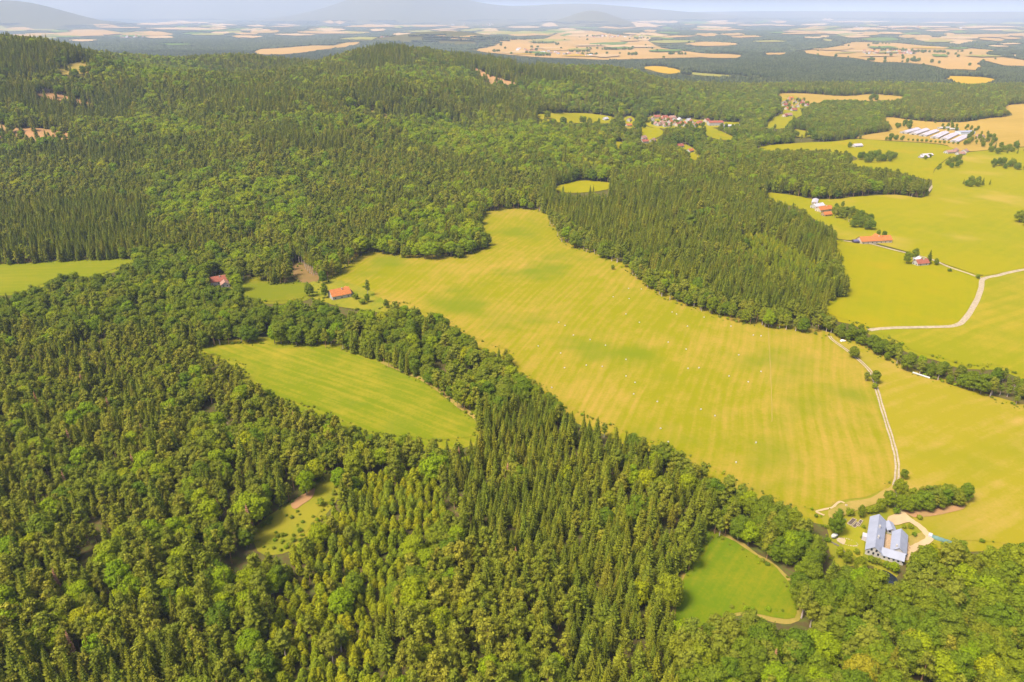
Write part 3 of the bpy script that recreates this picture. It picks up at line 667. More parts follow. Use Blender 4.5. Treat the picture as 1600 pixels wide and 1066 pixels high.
def make_spruce(r, H=19, R=3.6, whorls=17, base=.14, droop=.42, width=.42, shape=.86, core=.42):
    cr, tk = Bag(), Bag()
    for i in range(whorls):
        t = i / (whorls - 1)
        z = H * (base + (1 - base) * (t ** .93)) - .35
        rad = R * ((1 - t) ** shape) * r.uniform(.88, 1.1) + .22
        if t < .15: rad *= .72 + 1.9 * t
        n = max(4, int(round(5 + 5.5 * (1 - t))))
        a0 = r.uniform(0, 6.28)
        for k in range(n):
            a = a0 + 2 * math.pi * k / n + r.uniform(-.2, .2); L = rad * r.uniform(.78, 1.15)
            dr = droop * (1 - .75 * t) * r.uniform(.7, 1.3)
            d = np.array([math.cos(a), math.sin(a), 0]); s = np.array([-d[1], d[0], 0]); zz = np.array([0, 0, 1.])
            root = np.array([0, 0, z]) + d * .05
            mid = root + d * L * .55 + zz * (-dr * L * .40 + .1); tip = root + d * L + zz * (-dr * L * .70 + .22 * L * t)
            w = L * width * (.75 + .4 * t)
            V = [root + zz * .12, mid + zz * .10 + s * 0, tip, mid + s * w * .62 - zz * (.16 * L + .08), mid - s * w * .62 - zz * (.16 * L + .08),
                 root + d * L * .22 + s * w * .5 - zz * .12 * L, root + d * L * .22 - s * w * .5 - zz * .12 * L,
                 root + d * L * .80 + s * w * .42 - zz * (dr * L * .6 + .10 * L), root + d * L * .80 - s * w * .42 - zz * (dr * L * .6 + .10 * L)]
            cr.add((V, [(0, 5, 3), (0, 3, 1), (1, 3, 7), (1, 7, 2), (0, 4, 6), (0, 1, 4), (1, 8, 4), (1, 2, 8)]))
    # shaggy core
    nz = 7; V, F_ = [], []
    for i in range(nz):
        t = i / (nz - 1); z = H * (base + .02 + (.97 - base) * t); rr = R * core * (1 - t) ** shape + .04
        for k in range(7):
            a = 2 * math.pi * k / 7 + i * .4; q = rr * r.uniform(.8, 1.2); V.append((q * math.cos(a), q * math.sin(a), z))
    for i in range(nz - 1):
        for k in range(7): F_.append((i * 7 + k, i * 7 + (k + 1) % 7, (i + 1) * 7 + (k + 1) % 7, (i + 1) * 7 + k))
    cr.add((V, F_))
    tk.add(tube([(0, 0, -.6), (0, 0, H * .5), (0, 0, H * .98)], [.27, .18, .02]))
    return tk.get(), cr.get()
def make_young(r, H=7.2, R=2.0):
    """young conifer: a dense blunt cone of shoots"""
    cr, tk = Bag(), Bag()
    n = 300
    t = r.uniform(0, 1, n) ** 1.15; z = H * (.18 + .82 * t)
    rad = R * (1 - t ** 1.9) ** .8 * (.78 + .4 * np.minimum(t / .12, 1) * .5) + .06
    a = r.uniform(0, 2 * math.pi, n); bump = 1 + .16 * np.sin(a * 3 + z * 1.4)
    cen = np.stack([np.cos(a) * rad * bump, np.sin(a) * rad * bump, z], 1)
    nr = unit(np.stack([np.cos(a), np.sin(a), .55 + t * 1.2], 1))
    cr.add(leaves(cen, nr, .36, r, 1.2, .5))
    up = unit(nr + (0, 0, 1.0))
    cr.add(leaves(cen[:110] * (1.06, 1.06, 1.0) + (0, 0, .15), up[:110], .22, r, 1.7, .9, True))
    V, F_ = [], []
    for i in range(6):
        tt = i / 5; zz = H * (.15 + .83 * tt); rr = R * .78 * (1 - tt ** 1.9) ** .8 + .02
        for k in range(7): V.append((rr * math.cos(k * .9 + i * .4), rr * math.sin(k * .9 + i * .4), zz))
    for i in range(5):
        for k in range(7): F_.append((i * 7 + k, i * 7 + (k + 1) % 7, (i + 1) * 7 + (k + 1) % 7, (i + 1) * 7 + k))
    cr.add((V, F_))
    tk.add(tube([(0, 0, -.5), (0, 0, H * .5), (0, 0, H * .95)], [.14, .08, .01], 5))
    return tk.get(), cr.get()

M_BARK = plain('grey_bark', (.16, .13, .10), .9, .25, 2)
M_PINEBARK = plain('orange_pine_bark', (.30, .17, .09), .9, .25, 2)
M_PALEBARK = plain('pale_dry_bark', (.42, .34, .30), .9, .2, 2)
M_SPRUCE = foliage('spruce_needles', [(0.121, 0.144, 0.006), (0.165, 0.182, 0.007), (0.209, 0.203, 0.007), (0.141, 0.175, 0.008), (0.184, 0.161, 0.008)], (0.092, 0.127, 0.005))
M_YOUNG = foliage('young_conifer_shoots', [(0.199, 0.234, 0.003), (0.257, 0.265, 0.003), (0.296, 0.276, 0.003), (0.213, 0.250, 0.005), (0.179, 0.218, 0.011)], (0.150, 0.203, 0.004), patch=.02)
M_PINE = foliage('pine_needles', [(0.189, 0.200, 0.012), (0.238, 0.239, 0.015), (0.281, 0.255, 0.018), (0.165, 0.189, 0.010), (0.228, 0.244, 0.013)], (0.155, 0.185, 0.008), .3)
M_BROAD = foliage('broadleaf_leaves', [(0.121, 0.187, 0.005), (0.179, 0.224, 0.006), (0.233, 0.255, 0.007), (0.150, 0.198, 0.008), (0.209, 0.218, 0.010)], (0.097, 0.151, 0.005), .2, .3)
M_BRIGHT = foliage('bright_leaves', [(0.194, 0.286, 0.002), (0.262, 0.322, 0.002), (0.320, 0.317, 0.003), (0.223, 0.291, 0.003)], (0.175, 0.265, 0.002), .2, .3)
M_SLENDER = foliage('aspen_leaves', [(0.199, 0.218, 0.015), (0.242, 0.250, 0.018), (0.175, 0.213, 0.013), (0.281, 0.255, 0.018)], (0.145, 0.182, 0.011), .2, .3)
M_AUTUMN = foliage('yellowing_leaves', [(.34, .25, .010), (.36, .28, .012), (.28, .27, .010)], (.22, .25, .010), .2, .3)
M_DEAD = foliage('dead_needles', [(0.442, 0.221, 0.111), (0.520, 0.273, 0.156)], (0.442, 0.234, 0.117), .3, .2)

SPECIES = {}
def add_species(key, made, bark, leaf):
    lst = []
    for tk, cr in made:
        o_t = bpy.data.meshes.new('trunk'); o_t.from_pydata([tuple(p) for p in tk[0]], [], tk[1]); o_t.materials.append(bark)
        o_c = bpy.data.meshes.new('crown'); o_c.from_pydata([tuple(p) for p in cr[0]], [], cr[1]); o_c.materials.append(leaf)
        j = bpy.data.meshes.new(key)
        n0 = len(tk[0])
        j.from_pydata([tuple(p) for p in np.concatenate([tk[0], cr[0]])], [], list(tk[1]) + [tuple(i + n0 for i in f) for f in cr[1]])
        j.materials.append(bark); j.materials.append(leaf)
        j.polygons.foreach_set('material_index', np.array([0] * len(tk[1]) + [1] * len(cr[1]), np.int32)); j.update()
        lst.append((o_t, o_c, j, float(cr[0][:, 2].max())))
    SPECIES[key] = lst
R_ = lambda s: np.random.default_rng(s)
add_species('spruce', [make_spruce(R_(1)), make_spruce(R_(2), 18, 3.2, 16), make_spruce(R_(3), 20, 4.1, 18, .12), make_spruce(R_(4), 19, 3.0, 17, .15, .5)], M_BARK, M_SPRUCE)
add_species('young', [make_young(R_(5)), make_young(R_(6), 6.8, 1.8), make_young(R_(7), 8, 2.2), make_young(R_(8), 7.4, 1.7)], M_BARK, M_YOUNG)
add_species('pine', [make_pine(R_(9)), make_pine(R_(10), 17, 3.3, 17), make_pine(R_(11), 15, 2.7, 13, 40, .48), make_pine(R_(12), 16, 3.2, 16, 40, .40)], M_PINEBARK, M_PINE)
add_species('broad', [make_broad(R_(13)), make_broad(R_(14), 15.5, 4.6, 7.2, 26), make_broad(R_(15), 14, 5.6, 6.5, 32), make_broad(R_(16), 15, 4.2, 7.0, 24)], M_BARK, M_BROAD)
add_species('bright', [make_broad(R_(17), 15, 4.8, 6.0, 26), make_broad(R_(18), 14, 5.2, 5.5, 28), make_broad(R_(19), 15.5, 4.3, 6.2, 24)], M_BARK, M_BRIGHT)
add_species('slender', [make_broad(R_(20), 15.5, 3.1, 6.3, 20, 48, .36, lob=(1.0, 1.7)), make_broad(R_(21), 15, 2.8, 6.0, 18, 48, .36, lob=(.9, 1.6)), make_broad(R_(22), 16, 3.4, 6.5, 22, 48, .36, lob=(1.0, 1.8))], M_PALEBARK, M_SLENDER)
add_species('baretrunk', [make_spruce(R_(23), 22, 2.4, 11, .52, .5), make_spruce(R_(24), 21, 2.2, 10, .56, .5)], M_PALEBARK, M_SPRUCE)
add_species('autumn', [make_broad(R_(25), 15, 5.6, 6.0, 34)], M_BARK, M_AUTUMN)
add_species('dead', [make_spruce(R_(26), 22, 2.2, 14, .3)], M_PALEBARK, M_DEAD)
SP_SMALL = make_broad(R_(27), 6, 2.6, 2.6, 14, 34, .38, lob=(.9, 1.4))
add_species('shrub', [SP_SMALL, make_broad(R_(28), 5, 2.2, 2.2, 12, 34, .36, lob=(.8, 1.2))], M_BARK, M_BROAD)

# ------------------------------------------------------------------ stands: what grows where
# mix order: spruce, young, pine, broad, bright, slender
STANDS = {
 0: ((.26, .02, .44, .14, .09, .05), (.85, 1.05), 'lower mixed wood', ''),
 1: ((.03, .91, .03, .01, .01, .01), (.85, 1.15), 'young conifer plantation', ''),
 2: ((.16, .04, .64, .04, .11, .01), (.85, 1.05), 'lower pine wood', ''),
 3: ((.86, .02, .06, .03, .02, .01), (.80, 1.0), 'spruce wood by the triangular meadow', ''),
 4: ((.03, .0, .01, .66, .10, .20), (.75, 1.05), 'leafy stream valley', ''),
 5: ((.02, .0, .02, .62, .12, .22), (.85, 1.15), 'leafy wood below the farm', ''),
 6: ((.80, .06, .06, .05, .01, .02), (.85, 1.05), 'spruce wood behind the big meadow', ''),
 7: ((.02, .94, .0, .02, .02, .0), (.65, .85), 'light green thicket inside the wood', ''),
 8: ((.0, .0, .0, .62, .08, .30), (.55, .80), 'hedge below the gravel road', ''),
 9: ((.02, .0, .18, .30, .06, .44), (.75, .95), 'leafy fringe of the big meadow', ''),
 10: ((.88, .02, .06, .02, .01, .01), (.9, 1.05), 'dark spruce block by the far meadow', ''),
 11: ((.10, .02, .12, .30, .42, .04), (.75, 1.0), 'bright beech wood', ''),
 12: ((.26, .05, .40, .13, .10, .06), (.8, 1.0), 'upland forest', ''),
 13: ((.08, .0, .04, .55, .11, .22), (.6, .9), 'valley woods round the village', ''),
 14: ((.10, .10, .56, .14, .06, .04), (.75, .95), 'pine wood by the striped meadow', ''),
 15: ((.30, .02, .40, .10, .14, .04), (.9, 1.1), 'old conifer corner', ''),
}
STAND = blank(0)
for code, poly in [
 (12, [(-260,-40),(1860,-40),(1860,330),(1200,330),(860,330),(750,330),(520,392),(400,400),(220,404),(-260,420)]),
 (14, [(-260,470),(200,520),(330,545),(400,600),(560,668),(640,690),(560,720),(400,700),(200,640),(-260,620)]),
 (13, [(900,165),(1190,150),(1290,150),(1400,180),(1350,225),(1250,240),(1180,262),(1080,255),(980,235),(850,195)]),
 (11, [(600,190),(760,185),(900,215),(1030,255),(1035,280),(940,285),(800,280),(700,255),(620,225)]),
 (10, [(-260,330),(0,335),(230,325),(240,400),(130,412),(0,418),(-260,425)]),
 (11, [(240,290),(330,285),(480,300),(480,372),(400,385),(320,370),(250,350)]),
 (11, [(580,380),(620,350),(760,330),(770,384),(745,397),(715,407),(600,403)]),
 (4, [(-260,420),(0,440),(200,405),(330,400),(470,400),(470,412),(380,440),(440,472),(540,480),(640,465),(720,505),(800,545),(810,575),(870,620),(1000,685),(1140,742),(1290,800),(1310,900),(1245,960),(1200,850),(1105,800),(1000,722),(880,655),(820,640),(770,660),(740,640),(620,572),(540,545),(330,535),(200,530),(-260,500)]),
 (6, [(850,290),(1000,290),(1200,300),(1330,400),(1335,470),(1290,500),(1280,530),(1200,520),(1080,490),(960,420),(850,350)]),
 (9, [(850,340),(880,345),(905,372),(960,395),(1030,440),(1080,465),(1180,490),(1290,500),(1310,540),(1200,520),(1080,490),(1000,455),(955,415),(870,380)]),
 (7, [(1150,372),(1200,372),(1240,395),(1285,425),(1300,455),(1250,462),(1200,440),(1160,405)]),
 (8, [(1300,505),(1360,515),(1400,530),(1600,585),(1860,620),(1860,690),(1600,642),(1460,597),(1340,545),(1300,534)]),
 (10, [(300,148),(450,150),(470,186),(330,192)]), (10, [(-40,150),(60,150),(200,168),(210,202),(120,196),(0,186)]), (10, [(545,84),(600,70),(640,70),(640,112),(560,118)]),
 (10, [(700,86),(800,96),(900,126),(820,140),(720,118)]), (10, [(380,215),(540,222),(560,250),(420,250)]), (10, [(60,235),(220,240),(230,268),(80,270)]), (6, [(0,80),(120,84),(130,120),(0,130)]),
 (11, [(150,92),(260,88),(330,118),(250,142),(160,126)]), (11, [(600,112),(720,112),(760,138),(640,142)]), (11, [(-40,172),(58,176),(60,196),(-40,196)]), (11, [(450,188),(560,195),(600,216),(480,226)]), (11, [(820,130),(920,140),(960,165),(860,170)]),
 (11, [(180,200),(300,196),(330,222),(220,230)]), (14, [(0,280),(220,285),(230,325),(0,332)]),
 (1, [(400,1200),(425,1000),(452,890),(480,835),(520,765),(545,745),(640,745),(690,760),(700,830),(640,885),(610,950),(625,1010),(600,1200)]),
 (2, [(600,1200),(625,1010),(610,950),(660,880),(730,870),(860,890),(900,960),(870,1066),(860,1200)]),
 (3, [(690,700),(740,660),(830,640),(890,660),(1000,725),(1105,800),(1110,850),(1060,910),(1050,1000),(1060,1200),(860,1200),(870,1066),(900,960),(860,890),(730,860),(700,780)]),
 (5, [(1050,975),(1110,965),(1245,960),(1262,900),(1300,900),(1400,885),(1480,850),(1640,860),(1860,890),(1860,1260),(1060,1260)]),
 (15, [(-260,820),(160,830),(330,880),(420,1000),(400,1200),(-260,1260)]),
]: fill(STAND, poly, code)
NAMES = ['spruce', 'young', 'pine', 'broad', 'bright', 'slender']
# darker wood inside villages etc. is planted by hand below

def vnoise(x, y, s, seed=0):
    """cheap smooth value noise"""
    x = x / s + seed * 17.3; y = y / s - seed * 9.1
    xi, yi = np.floor(x), np.floor(y); fx, fy = x - xi, y - yi
    fx, fy = fx * fx * (3 - 2 * fx), fy * fy * (3 - 2 * fy)
    h = lambda a, b2: np.modf(np.abs(np.sin(a * 127.1 + b2 * 311.7 + seed) * 43758.5453))[0]
    return (h(xi, yi) * (1 - fx) + h(xi + 1, yi) * fx) * (1 - fy) + (h(xi, yi + 1) * (1 - fx) + h(xi + 1, yi + 1) * fx) * fy

def candidates(y0, y1, s):
    """jittered points over the view wedge, with a margin either side"""
    out = []
    Y = np.arange(y0, y1, s * .866)
    for i, yy in enumerate(Y):
        hw = (yy * CT + CAM_H * ST) * 800 / F_PX * 1.10 + 25
        X = np.arange(-hw, hw, s) + (i % 2) * s / 2
        out.append(np.stack([X, np.full(len(X), yy)], 1))
    P = np.concatenate(out)
    return P + rng.uniform(-.36, .36, P.shape) * s
groups = {k: [] for k in NAMES}
pts = np.concatenate([candidates(165, 450, 4.35), candidates(450, 900, 4.8), candidates(900, 1700, 6.4), candidates(1700, 2750, 8.6)])
X, Y = pts[:, 0], pts[:, 1]; Z = terrain(X, Y)
px, py, dep = proj(X, Y, Z)
stand = look(STAND, px, py)
u = rng.uniform(0, 1, len(X)); clump = vnoise(X, Y, 22, 1); clump2 = np.where(Y > 1000, vnoise(X, Y, 190, 2), vnoise(X, Y, 60, 2))
# sorting variable with clumping, so that like trees stand together
u = np.clip(.55 * u + .45 * (np.argsort(np.argsort(clump * .6 + clump2 * .4)) / len(X)), 0, .99999)
u = (np.argsort(np.argsort(u)) + .5) / len(u)
sp = np.zeros(len(X), int); sc = np.ones(len(X))
for code, (mix, hr, _, _) in STANDS.items():
    mk = stand == code
    if not mk.any(): continue
    cum = np.cumsum(np.array(mix) / sum(mix))
    uu = u[mk]; uu = (np.argsort(np.argsort(uu)) + .5) / len(uu)
    sp[mk] = np.minimum(np.searchsorted(cum, uu), 5)
    sc[mk] = rng.uniform(hr[0], hr[1], mk.sum())
sc *= np.clip(rng.normal(1, .13, len(X)), .62, 1.4)
sc *= 1 + .35 * smooth(480, 1200, Y)
# thin out wide crowned kinds
thin = np.array([.66, .92, .78, .40, .40, .62])[sp]
thin = np.where(Y > 900, np.minimum(1, thin * 1.35), thin)
thin = np.where(Y > 1700, np.minimum(1, thin * 1.25), thin)
keep = rng.uniform(0, 1, len(X)) < thin
keep &= ~((vnoise(X, Y, 17, 5) > .87) & (Y < 900) & (sp != 1))        # small gaps
hgt = np.array([19, 7.3, 16, 15, 15, 15.5])[sp] * sc
big = np.where(Y > 1700, 1.25, np.where(Y > 900, 1.05, 1.03))
sc_xy = sc * big * rng.uniform(.88, 1.14, len(X))
lot = rng.uniform(0, 1, len(X))
for h in (0, .25, .5, .75, .9):
    qx, qy, _ = proj(X, Y, Z + hgt * h)
    code_ = look(OPEN, qx, qy); hit = ((code_ == 1) & ((h < .9) | (Y < 620))) | ((code_ == 2) & ((h == 0) & (lot < .93) | (lot < .72))) | ((code_ == 3) & ((h == 0) & (lot < .995) | (lot < .95)))
    # crowns may lap over a far field by a little
    keep &= ~hit
# keep crowns from overhanging the near side of open ground
for s_ in (-1, 1):
    qx, qy, _ = proj(X + s_ * np.where(Y < 560, 2.6, 1.6), Y, Z + hgt * .6); keep &= ~(look(OPEN, qx, qy) == 1)
keep &= (py < 1066 + 260) & (Y < 2720)
X, Y, Z, sp, sc, sc_xy, hgt, px, py, dep, stand = [a[keep] for a in (X, Y, Z, sp, sc, sc_xy, hgt, px, py, dep, stand)]
rotz = rng.uniform(0, 6.283, len(X))
print('trees', len(X), [int((sp == i).sum()) for i in range(6)])

def scatter(name, protos, P, which, sxy, sz, rz, label, cat=None):
    """one stuff object: copies of the prototypes standing on the points"""
    me = bpy.data.meshes.new(name)
    me.vertices.add(len(P)); me.vertices.foreach_set('co', np.asarray(P, np.float32).ravel())
    for an, ty, arr in (('which', 'INT', np.asarray(which, np.int32)), ('sxy', 'FLOAT', np.asarray(sxy, np.float32)), ('sz', 'FLOAT', np.asarray(sz, np.float32)), ('rz', 'FLOAT', np.asarray(rz, np.float32))):
        at = me.attributes.new(an, ty, 'POINT'); at.data.foreach_set('value', arr)
    o = bpy.data.objects.new(name, me); C.objects.link(o)
    ng = bpy.data.node_groups.new(name, 'GeometryNodeTree')
    ng.interface.new_socket('Geometry', in_out='INPUT', socket_type='NodeSocketGeometry')
    ng.interface.new_socket('Geometry', in_out='OUTPUT', socket_type='NodeSocketGeometry')
    gi = ng.nodes.new('NodeGroupInput'); go = ng.nodes.new('NodeGroupOutput')
    join = ng.nodes.new('GeometryNodeJoinGeometry')
    for mesh in protos:
        src = bpy.data.objects.new(name + '_source', mesh)
        oi = ng.nodes.new('GeometryNodeObjectInfo'); oi.inputs['Object'].default_value = src; oi.inputs['As Instance'].default_value = False
        g2 = ng.nodes.new('GeometryNodeGeometryToInstance')
        ng.links.new(oi.outputs['Geometry'], g2.inputs[0]); ng.links.new(g2.outputs[0], join.inputs[0])
    iop = ng.nodes.new('GeometryNodeInstanceOnPoints'); iop.inputs['Pick Instance'].default_value = True
    def att(nm, ty):
        n = ng.nodes.new('GeometryNodeInputNamedAttribute'); n.data_type = ty; n.inputs[0].default_value = nm
        return [s for s in n.outputs if s.enabled and s.name == 'Attribute'][0]
    cs = ng.nodes.new('ShaderNodeCombineXYZ'); cr = ng.nodes.new('ShaderNodeCombineXYZ')
    a_ = att('sxy', 'FLOAT'); ng.links.new(a_, cs.inputs[0]); ng.links.new(a_, cs.inputs[1]); ng.links.new(att('sz', 'FLOAT'), cs.inputs[2])
    ng.links.new(att('rz', 'FLOAT'), cr.inputs[2])
    ng.links.new(gi.outputs[0], iop.inputs['Points']); ng.links.new(join.outputs[0], iop.inputs['Instance'])
    ng.links.new(att('which', 'INT'), iop.inputs['Instance Index'])
    ng.links.new(cr.outputs[0], iop.inputs['Rotation']); ng.links.new(cs.outputs[0], iop.inputs['Scale'])
    ng.links.new(iop.outputs[0], go.inputs[0])
    md = o.modifiers.new('copies', 'NODES'); md.node_group = ng
    for mesh in protos:
        for mt in mesh.materials:
            if mt.name not in [q.name for q in me.materials if q]: me.materials.append(mt)
    tag(o, label, cat, kind='stuff')
    return o

# undergrowth: low scrub that frays the edges of the open ground and fills the clearings
Q = np.concatenate([candidates(175, 500, 2.4), candidates(500, 950, 3.2)])
qz = terrain(Q[:, 0], Q[:, 1]); ux, uy, ud = proj(Q[:, 0], Q[:, 1], qz)
here = look(OPEN, ux, uy) > 0; near_ = np.zeros(len(Q), bool); off = np.clip(2200 / ud, 2, 9)
for ax, ay in ((1, 0), (-1, 0), (0, .7), (0, -.7), (.7, .5), (-.7, .5), (.7, -.5), (-.7, -.5)): near_ |= (look(OPEN, ux + ax * off, uy + ay * off) > 0) != here
CL = blank(0); fill(CL, [(392,842),(412,812),(432,798),(455,783),(480,766),(512,738),(530,747),(524,784),(506,808),(484,838),(452,860),(415,866)], 1)
fill(CL, [(482,443),(500,440),(525,437),(508,446),(508,470),(540,480),(600,470),(612,486),(590,489),(560,484),(530,482),(500,470),(478,462)], 1)
fill(CL, [(456,413),(468,407),(482,416),(496,424),(497,441),(478,443),(466,440),(455,430)], 1)
inside = look(CL, ux, uy) == 1
road_ = blank(0)
for n_, line, w, mw, l_ in ROADS: stroke(road_, spline(line, False, 3), mw + 8, 1)
fill(road_, [(1330,800),(1430,795),(1470,850),(1410,880),(1340,880),(1310,850)], 1); fill(road_, [(455,789),(466,778),(480,770),(494,764),(490,777),(474,788),(462,797)], 1)
lot2 = rng.uniform(0, 1, len(Q)); pat = vnoise(Q[:, 0], Q[:, 1], 9, 8)
okq = ((near_ & (lot2 < .42)) | (inside & (lot2 < .22) & (pat > .5))) & (look(road_, ux, uy) == 0)
Q, qz, here_q = Q[okq], qz[okq], (here & ~inside)[okq]
us = rng.uniform(.12, .42, len(Q)) * np.where(here_q, .55, 1.0)
UNDER = (np.c_[Q, qz - .15], us * rng.uniform(.9, 1.6, len(Q)), us)
print('undergrowth', len(Q))

# single trees ---------------------------------------------------------
COMMON = {'spruce': 'spruce_tree', 'young': 'young_conifer', 'pine': 'pine_tree', 'broad': 'broadleaf_tree', 'bright': 'beech_tree', 'slender': 'aspen_tree',
          'baretrunk': 'spruce_tree', 'autumn': 'broadleaf_tree', 'dead': 'spruce_tree', 'shrub': 'shrub'}
CAT = {'spruce': 'spruce', 'young': 'conifer', 'pine': 'pine', 'broad': 'tree', 'bright': 'beech', 'slender': 'aspen', 'baretrunk': 'spruce', 'autumn': 'tree', 'dead': 'spruce', 'shrub': 'shrub'}
LOOKS = {'spruce': 'dark green spruce with drooping tiered branches', 'young': 'yellow green young conifer with a blunt pointed top', 'pine': 'olive pine with a clumped rounded crown',
         'broad': 'dark green leafy tree with a domed crown', 'bright': 'bright green beech with a full round crown', 'slender': 'pale green slender tree with an upright crown'}
COUNT = {}
def tree(key, x, y, z, s, sxy, rz, label, group=None, var=None):
    COUNT[key] = COUNT.get(key, 0) + 1
    pr = SPECIES[key][(COUNT[key] if var is None else var) % len(SPECIES[key])]
    e = empty(COMMON[key], (x, y, z), rz); e.scale = (sxy, sxy, s)
    for nm, me in (('trunk', pr[0]), ('crown', pr[1])):
        o = bpy.data.objects.new(nm, me); C.objects.link(o); o.parent = e
    tag(e, label, CAT[key], group)
    return e
def place(key, px_, py_, h, label, group=None, wide=1.0, var=None):
    p = unproj([px_], [py_])[0]
    pr = SPECIES[key][(COUNT.get(key, 0) + 1 if var is None else var) % len(SPECIES[key])]
    s = h / pr[3]
    return tree(key, p[0], p[1], p[2] - .1, s, s * wide, random.uniform(0, 6.28), label, group, var)
